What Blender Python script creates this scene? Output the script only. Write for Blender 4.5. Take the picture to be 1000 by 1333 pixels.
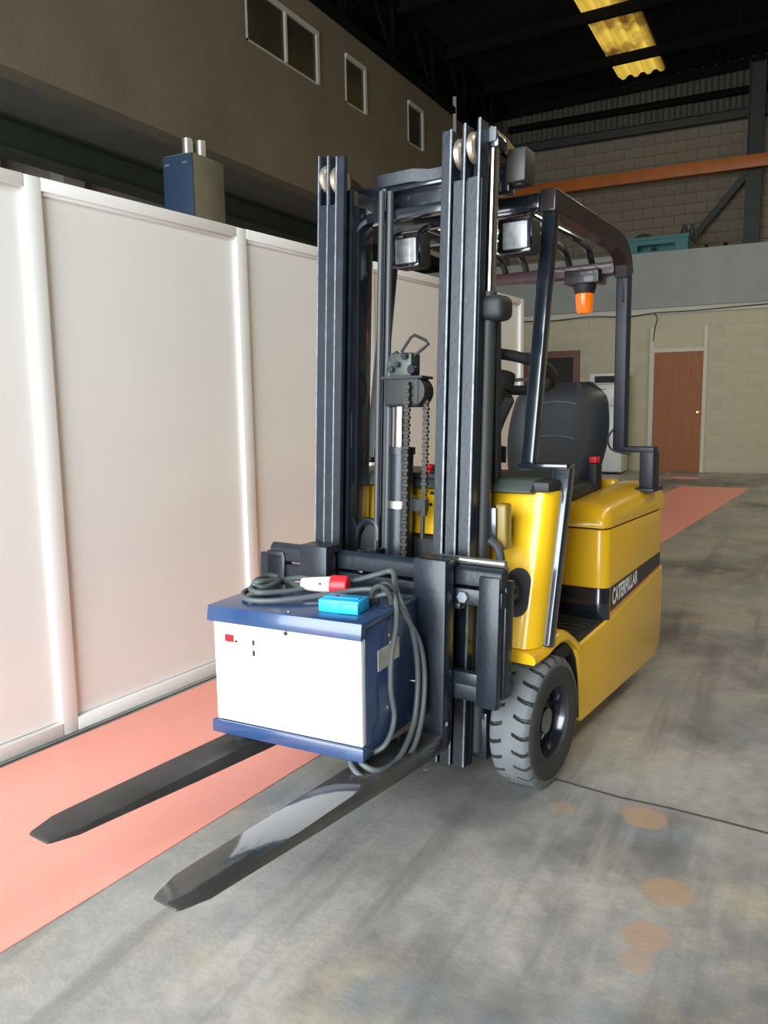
import bpy, bmesh, math, random
from mathutils import Vector, Matrix
random.seed(7)
for o in list(bpy.data.objects): bpy.data.objects.remove(o)
scene = bpy.context.scene
COL = scene.collection
R = math.radians

# ------------------------------------------------------------------ camera
H_CAM, F_PX, CX, CY = 1.27, 1050.0, 500.0, 666.5
HOR_SLOPE, HOR_Y, YAW = -0.016, 522.0, R(27.2)
roll = math.atan(HOR_SLOPE)
pitch = math.atan((CY - HOR_Y) * math.cos(roll) / F_PX)
fwd = Vector((-math.sin(YAW) * math.cos(pitch), math.cos(YAW) * math.cos(pitch), -math.sin(pitch)))
r0 = Vector((math.cos(YAW), math.sin(YAW), 0)); u0 = r0.cross(fwd)
rt = r0 * math.cos(roll) + u0 * math.sin(roll)
up = -r0 * math.sin(roll) + u0 * math.cos(roll)
cam_d = bpy.data.cameras.new('camera'); cam = bpy.data.objects.new('camera', cam_d); COL.objects.link(cam)
cam.matrix_world = Matrix(((rt.x, up.x, -fwd.x, 0), (rt.y, up.y, -fwd.y, 0), (rt.z, up.z, -fwd.z, H_CAM), (0, 0, 0, 1)))
cam_d.sensor_fit = 'HORIZONTAL'; cam_d.sensor_width = 36.0; cam_d.lens = 36.0 * F_PX / 1000.0
cam_d.clip_start = 0.05; cam_d.clip_end = 200
scene.camera = cam

# ------------------------------------------------------------------ world, daylight, exposure
w = bpy.data.worlds.new('sky'); scene.world = w; w.use_nodes = True
bg = w.node_tree.nodes['Background']; bg.inputs[0].default_value = (0.80, 0.90, 1.0, 1); bg.inputs[1].default_value = 0.65

def area(name, loc, rot, sx, sy, power, col):
    d = bpy.data.lights.new(name, 'AREA'); d.shape = 'RECTANGLE'; d.size = sx; d.size_y = sy
    d.energy = power; d.color = col
    o = bpy.data.objects.new(name, d); COL.objects.link(o); o.location = loc; o.rotation_euler = rot
    return o
# daylight entering through the open warehouse door behind the photographer
area('door_daylight', (-2.0, -3.1, 2.45), (R(90), 0, 0), 5.6, 4.7, 440, (0.88, 0.955, 1.0))
# added fill lamp under the unseen right-hand roof light strip
area('roof_strip_fill', (3.4, 8.0, 7.2), (0, 0, 0), 0.85, 16, 170, (1.0, 0.90, 0.70))
scene.view_settings.view_transform = 'Standard'
scene.view_settings.look = 'None'
scene.view_settings.exposure = 1.2
scene.view_settings.gamma = 1.0
scene.view_settings.use_curve_mapping = False

# ------------------------------------------------------------------ materials
def nodes_of(name):
    m = bpy.data.materials.new(name); m.use_nodes = True
    nt = m.node_tree; b = nt.nodes['Principled BSDF']
    return m, nt, b
def rgba(c): return (c[0], c[1], c[2], 1)
def M(name, col, rough=0.5, metal=0.0, var=0.0, vscale=4.0, bump=0.0, bscale=60.0, coat=0.0, col2=None, spec=0.5, rvar=0.0, stretch=(1, 1, 1)):
    m, nt, b = nodes_of(name)
    b.inputs['Base Color'].default_value = rgba(col); b.inputs['Roughness'].default_value = rough
    b.inputs['Metallic'].default_value = metal; b.inputs['Coat Weight'].default_value = coat
    b.inputs['Coat Roughness'].default_value = 0.08; b.inputs['Specular IOR Level'].default_value = spec
    tc = nt.nodes.new('ShaderNodeTexCoord'); mp = nt.nodes.new('ShaderNodeMapping'); mp.inputs['Scale'].default_value = stretch
    nt.links.new(tc.outputs['Object'], mp.inputs['Vector'])
    if var > 0 or col2:
        n = nt.nodes.new('ShaderNodeTexNoise'); n.inputs['Scale'].default_value = vscale; n.inputs['Detail'].default_value = 6
        n.inputs['Roughness'].default_value = 0.62
        nt.links.new(mp.outputs[0], n.inputs['Vector'])
        mr = nt.nodes.new('ShaderNodeMapRange'); mr.inputs[1].default_value = 0.32; mr.inputs[2].default_value = 0.68
        nt.links.new(n.outputs['Fac'], mr.inputs[0])
        mx = nt.nodes.new('ShaderNodeMix'); mx.data_type = 'RGBA'
        c2 = col2 or tuple(max(0, c * (1 - var)) for c in col)
        mx.inputs[6].default_value = rgba(col); mx.inputs[7].default_value = rgba(c2)
        nt.links.new(mr.outputs[0], mx.inputs[0]); nt.links.new(mx.outputs[2], b.inputs['Base Color'])
        if rvar:
            rr = nt.nodes.new('ShaderNodeMapRange'); rr.inputs[3].default_value = rough - rvar; rr.inputs[4].default_value = rough + rvar
            nt.links.new(n.outputs['Fac'], rr.inputs[0]); nt.links.new(rr.outputs[0], b.inputs['Roughness'])
    if bump > 0:
        n2 = nt.nodes.new('ShaderNodeTexNoise'); n2.inputs['Scale'].default_value = bscale; n2.inputs['Detail'].default_value = 4
        nt.links.new(mp.outputs[0], n2.inputs['Vector'])
        bp = nt.nodes.new('ShaderNodeBump'); bp.inputs['Strength'].default_value = bump; bp.inputs['Distance'].default_value = 0.01
        nt.links.new(n2.outputs['Fac'], bp.inputs['Height']); nt.links.new(bp.outputs[0], b.inputs['Normal'])
    return m

yellow = M('yellow_paint', (0.86, 0.50, 0.012), 0.33, coat=0.5, var=0.06, vscale=3, bump=0.02, bscale=40)
black = M('black_paint', (0.014, 0.019, 0.028), 0.22, coat=1.0, var=0.4, vscale=9, bump=0.05, bscale=35)
rail_black = M('worn_black_steel', (0.014, 0.021, 0.032), 0.33, var=0.5, vscale=14, bump=0.06, bscale=60, spec=0.45)
rail_edge = M('rubbed_steel_edge', (0.30, 0.33, 0.37), 0.35, metal=0.4, var=0.5, vscale=30)
fork_dull = M('dusty_fork_steel', (0.052, 0.049, 0.048), 0.5, var=0.5, vscale=8, bump=0.1, bscale=30)
fork_mat = M('fork_steel', (0.030, 0.032, 0.036), 0.09, var=0.6, vscale=6, col2=(0.06, 0.055, 0.05), bump=0.03, bscale=30, spec=0.9)
matte_black = M('matte_black', (0.018, 0.019, 0.021), 0.6, var=0.3)
dash_mat = M('grey_green_plastic', (0.045, 0.058, 0.05), 0.45, var=0.2)
seat_mat = M('black_vinyl', (0.030, 0.034, 0.040), 0.42, bump=0.10, bscale=220)
seat_trim = M('grey_stitching', (0.16, 0.17, 0.18), 0.6)
rubber = M('dark_rubber', (0.045, 0.045, 0.047), 0.7, var=0.4, vscale=10, bump=0.1, bscale=50)
tread = M('dusty_tread', (0.165, 0.178, 0.188), 0.85, var=0.25, vscale=14, bump=0.15, bscale=90)
chrome = M('chrome_rod', (0.85, 0.88, 0.90), 0.12, metal=1.0)
steel = M('bare_steel', (0.55, 0.52, 0.47), 0.35, metal=0.9, var=0.2)
brass = M('worn_roller', (0.62, 0.55, 0.45), 0.35, metal=0.8, var=0.3, vscale=20)
chain_mat = M('greasy_chain', (0.05, 0.045, 0.04), 0.5, metal=0.4, var=0.5, vscale=40)
hose_mat = M('hose_rubber', (0.035, 0.038, 0.042), 0.5)
post_navy = M('navy_black_paint', (0.016, 0.017, 0.028), 0.5, var=0.2)
guard_dark = M('brown_black_paint', (0.020, 0.013, 0.014), 0.38, coat=0.3)
maroon = M('black_maroon_reflection', (0.050, 0.014, 0.022), 0.4, coat=0.3)  # maroon reflection on the dark rear bar, put into its base colour
glass_lens = M('lamp_lens', (0.50, 0.50, 0.50), 0.2, var=0.5, vscale=30, coat=0.6)
amber = M('amber_lens', (0.95, 0.17, 0.005), 0.2, coat=0.6)
amber.node_tree.nodes['Principled BSDF'].inputs['Emission Color'].default_value = (1, 0.22, 0.01, 1)
amber.node_tree.nodes['Principled BSDF'].inputs['Emission Strength'].default_value = 0.14
red_plastic = M('red_plastic', (0.75, 0.02, 0.03), 0.4)
white_print = M('white_print', (0.85, 0.86, 0.88), 0.5)
red_print = M('red_print', (0.30, 0.03, 0.03), 0.45)
blue_paint = M('blue_paint', (0.022, 0.058, 0.155), 0.25, coat=0.5, var=0.15, vscale=5)
white_panel = M('white_panel', (0.90, 0.91, 0.92), 0.45)
cyan_plastic = M('cyan_plastic', (0.01, 0.40, 0.82), 0.4)
cream_plastic = M('cream_plastic', (0.72, 0.72, 0.64), 0.45)
cable_mat = M('grey_cable', (0.085, 0.10, 0.105), 0.5)
label_mat = M('paper_label', (0.66, 0.66, 0.60), 0.6, var=0.55, vscale=28, stretch=(1, 1, 0.5))
led_red = M('red_display', (0.25, 0.008, 0.01), 0.3)
led_red.node_tree.nodes['Principled BSDF'].inputs['Emission Color'].default_value = (0.8, 0.02, 0.03, 1)
led_red.node_tree.nodes['Principled BSDF'].inputs['Emission Strength'].default_value = 0.03
part_panel = M('cream_laminate', (0.86, 0.855, 0.82), 0.38, var=0.045, vscale=1.2, coat=0.1)
part_frame = M('white_frame', (0.88, 0.885, 0.86), 0.40, var=0.03, vscale=3)
mezz_mat = M('rendered_concrete', (0.19, 0.155, 0.104), 0.9, col2=(0.135, 0.112, 0.078), vscale=0.9, bump=0.25, bscale=25)
slab_mat = M('dark_concrete', (0.13, 0.12, 0.105), 0.9, var=0.3, vscale=1.5)
green_steel = M('green_steel', (0.028, 0.036, 0.026), 0.6, var=0.2, vscale=3)
under_wall = M('grey_plaster', (0.40, 0.36, 0.33), 0.9, var=0.25, vscale=0.8)
win_frame = M('aluminium_frame', (0.50, 0.47, 0.40), 0.5)
pane_mat = M('dark_pane', (0.035, 0.035, 0.028), 0.25, var=0.3, vscale=2)
block_mat = M('concrete_block', (0.24, 0.20, 0.145), 0.9, col2=(0.185, 0.152, 0.11), vscale=2.5, bump=0.3, bscale=40)
mortar_mat = M('mortar', (0.195, 0.163, 0.118), 0.95)
office_block = M('painted_block', (0.56, 0.51, 0.36), 0.85, col2=(0.50, 0.46, 0.34), vscale=1.2, bump=0.2, bscale=60)
office_mortar = M('painted_mortar', (0.50, 0.455, 0.33), 0.9)
fascia_mat = M('grey_sheet', (0.29, 0.305, 0.285), 0.55, var=0.15, vscale=2.5)
wood = M('varnished_wood', (0.36, 0.125, 0.035), 0.6, col2=(0.27, 0.085, 0.022), vscale=3, stretch=(14, 14, 1))
brown_wood = M('brown_wood', (0.16, 0.05, 0.02), 0.45, var=0.3, vscale=4)
door_frame_mat = M('pale_door_frame', (0.60, 0.57, 0.47), 0.6)
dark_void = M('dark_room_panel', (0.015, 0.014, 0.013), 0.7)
fridge_mat = M('white_enamel', (0.74, 0.76, 0.72), 0.35)
orange_steel = M('orange_steel', (0.52, 0.145, 0.025), 0.5, var=0.25, vscale=3)
clad_mat = M('cladding_sheet', (0.085, 0.085, 0.06), 0.7, var=0.25, vscale=2)
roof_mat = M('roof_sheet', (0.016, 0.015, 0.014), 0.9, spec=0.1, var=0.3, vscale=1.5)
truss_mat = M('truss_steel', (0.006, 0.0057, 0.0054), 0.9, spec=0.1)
teal = M('teal_plastic', (0.03, 0.15, 0.15), 0.5)
post_blue = M('blue_steel', (0.020, 0.040, 0.078), 0.4)
post_grey = M('galvanised_steel', (0.20, 0.18, 0.12), 0.6, var=0.3, vscale=5)
red_floor_mat = None

def floor_material():
    m, nt, b = nodes_of('worn_concrete')
    N = nt.nodes.new; L = nt.links.new
    tc = N('ShaderNodeTexCoord')
    def noise(scale, detail=6, rough=0.6, sc=(1, 1, 1), rot=0.0):
        mp = N('ShaderNodeMapping'); mp.inputs['Scale'].default_value = sc; mp.inputs['Rotation'].default_value = (0, 0, rot)
        L(tc.outputs['Object'], mp.inputs['Vector'])
        n = N('ShaderNodeTexNoise'); n.inputs['Scale'].default_value = scale; n.inputs['Detail'].default_value = detail; n.inputs['Roughness'].default_value = rough
        L(mp.outputs[0], n.inputs['Vector']); return n.outputs['Fac']
    def rng(v, a, c, lo=0.0, hi=1.0):
        r_ = N('ShaderNodeMapRange'); r_.inputs[1].default_value = a; r_.inputs[2].default_value = c; r_.inputs[3].default_value = lo; r_.inputs[4].default_value = hi
        r_.interpolation_type = 'SMOOTHSTEP'; L(v, r_.inputs[0]); return r_.outputs[0]
    def mix(fac, a, bcol):
        x = N('ShaderNodeMix'); x.data_type = 'RGBA'
        if isinstance(fac, float): x.inputs[0].default_value = fac
        else: L(fac, x.inputs[0])
        for i, c in ((6, a), (7, bcol)):
            if isinstance(c, tuple): x.inputs[i].default_value = rgba(c)
            else: L(c, x.inputs[i])
        return x.outputs[2]
    c = mix(rng(noise(1.1), 0.35, 0.65), (0.45, 0.42, 0.38), (0.285, 0.285, 0.28))
    c = mix(rng(noise(0.75, 5, 0.65, rot=1.0), 0.46, 0.64), c, (0.145, 0.140, 0.137))       # oily patches
    c = mix(rng(noise(1.9, 6, 0.6, rot=0.4), 0.52, 0.68, 0, 0.65), c, (0.47, 0.405, 0.30))  # ochre wear
    c = mix(rng(noise(2.6, 6, 0.6, rot=2.0), 0.54, 0.70, 0, 0.7), c, (0.20, 0.24, 0.275))  # bluish wear
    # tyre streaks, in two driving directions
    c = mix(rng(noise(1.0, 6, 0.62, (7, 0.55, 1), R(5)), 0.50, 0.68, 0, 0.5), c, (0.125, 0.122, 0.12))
    c = mix(rng(noise(1.0, 6, 0.62, (6, 0.6, 1), R(-38)), 0.52, 0.70, 0, 0.55), c, (0.50, 0.475, 0.44))
    c = mix(rng(noise(24, 4, 0.7), 0.30, 0.75, 0, 0.35), c, (0.18, 0.18, 0.175))
    # round rust stains
    geo = N('ShaderNodeNewGeometry')
    for (x, y, r_, k) in ((-0.359, 2.405, 0.065, .75), (-0.40, 2.45, 0.05, .35), (-0.247, 2.049, 0.062, .75), (-0.264, 1.846, 0.056, .70), (-0.272, 1.748, 0.042, .5), (-0.60, 2.36, 0.04, .4)):
        sb = N('ShaderNodeVectorMath'); sb.operation = 'DISTANCE'; sb.inputs[1].default_value = (x, y, 0)
        L(geo.outputs['Position'], sb.inputs[0])
        ad = N('ShaderNodeMath'); ad.operation = 'MULTIPLY_ADD'; ad.inputs[1].default_value = 0.05; L(noise(30), ad.inputs[0]); L(sb.outputs['Value'], ad.inputs[2])
        c = mix(rng(ad.outputs[0], r_ + 0.035, r_ + 0.015, 0, k), c, (0.42, 0.27, 0.18))
    # pale paint drips
    vo = N('ShaderNodeTexVoronoi'); vo.inputs['Scale'].default_value = 3.1; vo.inputs['Randomness'].default_value = 1.0
    L(tc.outputs['Object'], vo.inputs['Vector'])
    ad = N('ShaderNodeMath'); ad.operation = 'MULTIPLY_ADD'; ad.inputs[1].default_value = 0.10; L(noise(45), ad.inputs[0]); L(vo.outputs['Distance'], ad.inputs[2])
    c = mix(rng(ad.outputs[0], 0.085, 0.070, 0, 0.8), c, (0.62, 0.63, 0.64))
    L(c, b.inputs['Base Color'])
    L(rng(noise(1.6), 0.3, 0.7, 0.36, 0.58), b.inputs['Roughness'])
    bp = N('ShaderNodeBump'); bp.inputs['Strength'].default_value = 0.12; bp.inputs['Distance'].default_value = 0.01
    L(noise(60, 5), bp.inputs['Height']); L(bp.outputs[0], b.inputs['Normal'])
    return m
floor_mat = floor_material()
red_floor = M('salmon_floor_paint', (0.95, 0.385, 0.31), 0.48, col2=(0.90, 0.34, 0.265), vscale=1.4, bump=0.08, bscale=30)
groove_mat = M('floor_joint', (0.06, 0.055, 0.05), 0.9)

def sheet_translucent():
    m, nt, b = nodes_of('yellowed_fibreglass')
    out = nt.nodes['Material Output']
    t = nt.nodes.new('ShaderNodeBsdfTranslucent'); n = nt.nodes.new('ShaderNodeTexNoise'); n.inputs['Scale'].default_value = 1.3; n.inputs['Detail'].default_value = 5
    tc = nt.nodes.new('ShaderNodeTexCoord'); nt.links.new(tc.outputs['Object'], n.inputs['Vector'])
    r = nt.nodes.new('ShaderNodeValToRGB'); r.color_ramp.elements[0].position = 0.36; r.color_ramp.elements[0].color = (0.16, 0.065, 0.012, 1)
    r.color_ramp.elements[1].position = 0.55; r.color_ramp.elements[1].color = (0.70, 0.42, 0.055, 1)
    nt.links.new(n.outputs['Fac'], r.inputs[0]); nt.links.new(r.outputs[0], t.inputs['Color'])
    nt.links.new(t.outputs[0], out.inputs['Surface'])
    return m
skylight_mat = sheet_translucent()

# ------------------------------------------------------------------ geometry helpers
class MB:
    def __init__(s): s.v = []; s.f = []; s.m = []; s.sm = []
    def add(s, vs, fs, mi=0, smooth=False):
        k = len(s.v); s.v += [tuple(p) for p in vs]
        for f in fs: s.f.append(tuple(k + i for i in f)); s.m.append(mi); s.sm.append(smooth)
        return s
    def box(s, x0, x1, y0, y1, z0, z1, mi=0):
        x0, x1 = min(x0, x1), max(x0, x1); y0, y1 = min(y0, y1), max(y0, y1); z0, z1 = min(z0, z1), max(z0, z1)
        vs = [(x0, y0, z0), (x1, y0, z0), (x1, y1, z0), (x0, y1, z0), (x0, y0, z1), (x1, y0, z1), (x1, y1, z1), (x0, y1, z1)]
        return s.add(vs, [(0, 3, 2, 1), (4, 5, 6, 7), (0, 1, 5, 4), (1, 2, 6, 5), (2, 3, 7, 6), (3, 0, 4, 7)], mi)
    def bar(s, p, q, wd, ht, upv=(0, 0, 1), mi=0):
        p = Vector(p); q = Vector(q); d = (q - p).normalized(); u = Vector(upv)
        if abs(d.dot(u)) > 0.98: u = Vector((0, 1, 0))
        a = d.cross(u).normalized() * wd / 2; b = a.cross(d).normalized() * ht / 2
        vs = [p - a - b, p + a - b, p + a + b, p - a + b, q - a - b, q + a - b, q + a + b, q - a + b]
        return s.add(vs, [(0, 1, 2, 3), (7, 6, 5, 4), (0, 4, 5, 1), (1, 5, 6, 2), (2, 6, 7, 3), (3, 7, 4, 0)], mi)
    def cyl(s, p, q, r, n=20, r2=None, mi=0, cap=True):
        p = Vector(p); q = Vector(q); r2 = r if r2 is None else r2; d = (q - p).normalized()
        u = Vector((0, 0, 1)) if abs(d.z) < 0.9 else Vector((1, 0, 0)); a = d.cross(u).normalized(); b = d.cross(a)
        vs = []
        for c, rr in ((p, r), (q, r2)):
            for i in range(n):
                t = 2 * math.pi * i / n; vs.append(c + (a * math.cos(t) + b * math.sin(t)) * rr)
        s.add(vs, [(i, (i + 1) % n, n + (i + 1) % n, n + i) for i in range(n)], mi, True)
        if cap: s.add(vs, [tuple(range(n - 1, -1, -1)), tuple(range(n, 2 * n))], mi)
        return s
    def tube(s, pts, r, n=8, mi=0, closed=False):
        pts = [Vector(p) for p in pts]; N = len(pts); vs = []; pa = None
        for i, p in enumerate(pts):
            if closed: d = (pts[(i + 1) % N] - pts[i - 1]).normalized()
            else: d = (pts[min(i + 1, N - 1)] - pts[max(i - 1, 0)]).normalized()
            if pa is None:
                u = Vector((0, 0, 1)) if abs(d.z) < 0.9 else Vector((1, 0, 0)); pa = d.cross(u).normalized()
            else:
                pa = (pa - d * pa.dot(d)); pa = pa.normalized() if pa.length > 1e-6 else d.orthogonal().normalized()
            b = d.cross(pa); rr = r[i] if isinstance(r, (list, tuple)) else r
            for k in range(n):
                t = 2 * math.pi * k / n; vs.append(p + (pa * math.cos(t) + b * math.sin(t)) * rr)
        fs = []
        for i in range(N if closed else N - 1):
            j = (i + 1) % N
            for k in range(n): fs.append((i * n + k, i * n + (k + 1) % n, j * n + (k + 1) % n, j * n + k))
        s.add(vs, fs, mi, True)
        if not closed: s.add(vs, [tuple(range(n - 1, -1, -1)), tuple(range((N - 1) * n, N * n))], mi)
        return s
    def prism(s, poly, axis, a, b, mi=0):
        """poly: list of 2D points; axis 'x': (y,z), 'y': (x,z), 'z': (x,y)"""
        def P(u, t):
            return {'x': (t, u[0], u[1]), 'y': (u[0], t, u[1]), 'z': (u[0], u[1], t)}[axis]
        n = len(poly); vs = [P(u, a) for u in poly] + [P(u, b) for u in poly]
        return s.add(vs, [tuple(range(n - 1, -1, -1)), tuple(range(n, 2 * n))] + [(i, (i + 1) % n, n + (i + 1) % n, n + i) for i in range(n)], mi)
    def lathe(s, prof, c, axis='x', n=40, mi=0, smooth=True):
        """prof: (r, t) pairs along the axis from centre c"""
        c = Vector(c); vs = []
        for (r, t) in prof:
            for i in range(n):
                an = 2 * math.pi * i / n; ca, sa = math.cos(an) * r, math.sin(an) * r
                vs.append(c + {'x': Vector((t, ca, sa)), 'y': Vector((ca, t, sa)), 'z': Vector((ca, sa, t))}[axis])
        fs = []
        for j in range(len(prof) - 1):
            for i in range(n): fs.append((j * n + i, j * n + (i + 1) % n, (j + 1) * n + (i + 1) % n, (j + 1) * n + i))
        return s.add(vs, fs, mi, smooth)
    def build(s, name, mats, parent=None, xf=None, bevel=0.0, seg=2, label=None, sharp=35, kind=None):
        if not isinstance(mats, (list, tuple)): mats = [mats]
        vs = [Vector(p) for p in s.v]
        if xf is not None: vs = [xf(p) if callable(xf) else xf @ p for p in vs]
        me = bpy.data.meshes.new(name); me.from_pydata([tuple(p) for p in vs], [], s.f)
        for m in mats: me.materials.append(m)
        for p, mi, sm in zip(me.polygons, s.m, s.sm): p.material_index = mi; p.use_smooth = sm
        bm = bmesh.new(); bm.from_mesh(me)
        bmesh.ops.remove_doubles(bm, verts=bm.verts, dist=1e-6)
        bmesh.ops.recalc_face_normals(bm, faces=bm.faces)
        if bevel > 0:
            es = [e for e in bm.edges if len(e.link_faces) == 2 and e.calc_face_angle() > R(28)]
            bmesh.ops.bevel(bm, geom=es, offset=bevel, segments=seg, profile=0.5, affect='EDGES', clamp_overlap=True)
            for f in bm.faces: f.smooth = True
        bm.to_mesh(me); bm.free()
        if bevel > 0 or any(s.sm):
            for p in me.polygons: p.use_smooth = True
            me.set_sharp_from_angle(angle=R(sharp))
        o = bpy.data.objects.new(name, me); COL.objects.link(o)
        if parent is not None: o.parent = parent
        if label: o['label'] = label
        if kind: o['kind'] = kind
        return o
def tag(o, label=None, cat=None, group=None, kind=None):
    if label: o['label'] = label
    if cat: o['category'] = cat
    if group: o['group'] = group
    if kind: o['kind'] = kind
    return o
def struct(o, label=None): return tag(o, label, kind='structure')
def empty(name, loc=(0, 0, 0), rz=0.0):
    o = bpy.data.objects.new(name, None); COL.objects.link(o); o.location = loc; o.rotation_euler = (0, 0, rz)
    o.empty_display_size = 0.1; return o
def inst(o, parent=None, loc=None):
    c = o.copy(); COL.objects.link(c)
    if parent is not None: c.parent = parent
    if loc is not None: c.location = loc
    return c
def spline(pts, n=8, closed=False):
    P = [Vector(p) for p in pts]; out = []; N = len(P)
    for i in range(N if closed else N - 1):
        a, b, c, d = (P[(i - 1) % N], P[i], P[(i + 1) % N], P[(i + 2) % N]) if closed else (P[max(i - 1, 0)], P[i], P[i + 1], P[min(i + 2, N - 1)])
        for k in range(n):
            t = k / n
            out.append(0.5 * ((2 * b) + (c - a) * t + (2 * a - 5 * b + 4 * c - d) * t * t + (3 * b - a - 3 * c + d) * t ** 3))
    if not closed: out.append(P[-1])
    return out
def arc(c, r, a0, a1, n, f):
    return [f(c[0] + r * math.cos(R(a0 + (a1 - a0) * i / n)), c[1] + r * math.sin(R(a0 + (a1 - a0) * i / n))) for i in range(n + 1)]

# ================================================================== THE BUILDING
Y_OFF, Y_BACK, X_MEZ, X_RIGHT, Y_FRONT = 14.46, 17.5, -5.8, 8.5, -3.3
PA = R(-5.1)          # the partition and the painted lane run 5 degrees off the building axis
def pt(u, v, z=0.0):  # partition frame -> world: u across, v along
    return Vector((u * math.cos(PA) - v * math.sin(PA), u * math.sin(PA) + v * math.cos(PA), z))

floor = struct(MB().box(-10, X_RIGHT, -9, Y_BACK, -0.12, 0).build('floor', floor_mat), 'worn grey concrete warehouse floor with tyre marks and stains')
# painted lane along the partition
b = MB()
Lx = lambda v: -1.80 + 0.013 * (v - 1.0)
vs = []
e0, e1 = pt(-1.735, -4.0), pt(-1.63, 12.02)
f0, f1 = pt(-2.655, -4.0), pt(-2.52, 11.93)
b.add([(p.x, p.y, z) for z in (0.0005, 0.003) for p in (f0, e0, e1, f1)], [(0, 3, 2, 1), (4, 5, 6, 7), (0, 1, 5, 4), (1, 2, 6, 5), (2, 3, 7, 6), (3, 0, 4, 7)])
b.build('painted_lane', red_floor, floor, label='salmon red painted lane along the white partition')
# floor joints
def groove(name, pts, wd, parent, z=0.0012, mat=groove_mat):
    bb = MB()
    for p, q in zip(pts[:-1], pts[1:]): bb.bar((p[0], p[1], z), (q[0], q[1], z), wd, 0.0022)
    return bb.build(name, mat, parent)
groove('joint', [(-0.75, 2.545), (-0.64, 2.532), (-0.45, 2.50), (-0.30, 2.497), (-0.12, 2.478), (0.10, 2.45), (1.4, 2.34), (3.5, 2.10)], 0.009, floor)
q0, q1 = pt(-2.628, -3.0), pt(-2.622, 6.3)
groove('joint', [(q0.x, q0.y), (q1.x, q1.y)], 0.006, floor, z=0.0035)
groove('joint', [(-2.36, 2.86), (-2.05, 2.80), (-1.6, 2.735)], 0.003, floor, z=0.0035)
bb = MB().box(-1.75, -1.35, 13.25, 13.5, 0, 0.003).build('painted_patch', red_floor, floor)

# ---- partition
part = empty('wall_partition'); struct(part, 'cream panelled partition with white frame beside the red lane')
U0, PH, V_END = -2.66, 2.088, 6.44
def pbox(name, v0, v1, u0, u1, z0, z1, mat, bev=0.003):
    bb = MB().box(u0, u1, v0, v1, z0, z1)
    return bb.build(name, mat, part, xf=lambda p: pt(p.x, p.y, p.z), bevel=bev)
posts = [0.73, 1.855, 2.953, 4.07, 5.19, 6.365]
for i, v in enumerate(posts):
    pbox('post', v, v + 0.07, U0 - 0.055, U0, 0.0, PH, part_frame)
for a, c in zip(posts[:-1], posts[1:]):
    pbox('panel', a + 0.065, c + 0.005, U0 - 0.040, U0 - 0.022, 0.055, PH - 0.045, part_panel, 0)
    pbox('panel_bead', a + 0.0705, c - 0.0005, U0 - 0.024, U0 - 0.011, PH - 0.058, PH - 0.046, part_frame, 0.002)
    pbox('rail', a + 0.0705, c - 0.0005, U0 - 0.05, U0 + 0.001, PH - 0.046, PH + 0.001, part_frame)
    pbox('rail', a + 0.0705, c - 0.0005, U0 - 0.05, U0 + 0.002, 0.0, 0.052, part_frame)

# ---- mezzanine wall on the left with its windows
wl = struct(MB().box(X_MEZ - 0.22, X_MEZ, -9, Y_BACK, 3.98, 6.32).build('wall_left', mezz_mat), 'brown grey rendered mezzanine wall above the partition')
win_n = [0]
def mezz_window(y0, y1, z0, z1, mull=()):
    win_n[0] += 1
    t = empty('window_%d' % win_n[0], (X_MEZ, (y0 + y1) / 2, z0)); struct(t)
    cy = (y0 + y1) / 2; bb = MB(); d = 0.06; x0, x1 = -0.03, 0.035
    yy0, yy1, hh = y0 - cy, y1 - cy, z1 - z0
    bb.box(x0, x1, yy0, yy1, hh - d, hh); bb.box(x0, x1, yy1 - d, yy1, 0, hh - d)
    bb.box(x0, 0.012, yy0, yy0 + d * .4, 0, hh - d); bb.box(x0, 0.012, yy0, yy1 - d, 0, d * .3)
    for m_ in mull: bb.box(x0, x1, m_ - cy - .02, m_ - cy + .02, d * .3, hh - d)
    bb.build('window_frame', win_frame, t)
    ed = [yy0 + d * .4] + [m_ - cy for m_ in mull] + [yy1 - d]
    for a, c in zip(ed[:-1], ed[1:]): MB().box(0.001, 0.008, a, c, d * .2, hh - d * .9).build('pane', pane_mat, t)
mezz_window(8.05, 9.60, 5.36, 6.01, (8.83,))
mezz_window(10.32, 10.90, 5.37, 6.01)
mezz_window(12.33, 12.90, 5.37, 6.01)
struct(MB().box(X_MEZ - 4.0, X_MEZ - 0.22, -9, Y_BACK, 3.98, 4.2).build('ceiling_mezzanine', slab_mat), 'dark underside of the mezzanine floor')
struct(MB().box(-7.75, -7.55, -9, Y_BACK, 0, 3.98).build('wall_under', under_wall), 'grey plastered wall under the mezzanine')
struct(MB().box(-10.0, -9.8, -9, Y_BACK, 4.2, 7.3).build('wall_outer', slab_mat), 'outer wall behind the mezzanine')
# green beam under the mezzanine
bb = MB(); bb.box(-6.95, -6.70, -8, 17.2, 3.95, 3.98); bb.box(-6.84, -6.80, -8, 17.2, 3.68, 3.95); bb.box(-6.95, -6.70, -8, 17.2, 3.65, 3.68)
gb = bb.build('steel_beam', green_steel); tag(gb, 'dark green steel beam under the mezzanine edge', 'beam')
for i, (y, mt_) in enumerate(((5.6, 'grey stained'), (6.7, 'slim grey'),)):
    pc = MB().box(-7.55, -7.35, y, y + 0.3, 0, 3.98).build('concrete_pillar', under_wall)
    tag(pc, ['concrete pillar under the mezzanine at the photo left edge', 'concrete pillar under the mezzanine further from the left edge'][i], 'pillar', 'pillars under the mezzanine')
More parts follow.
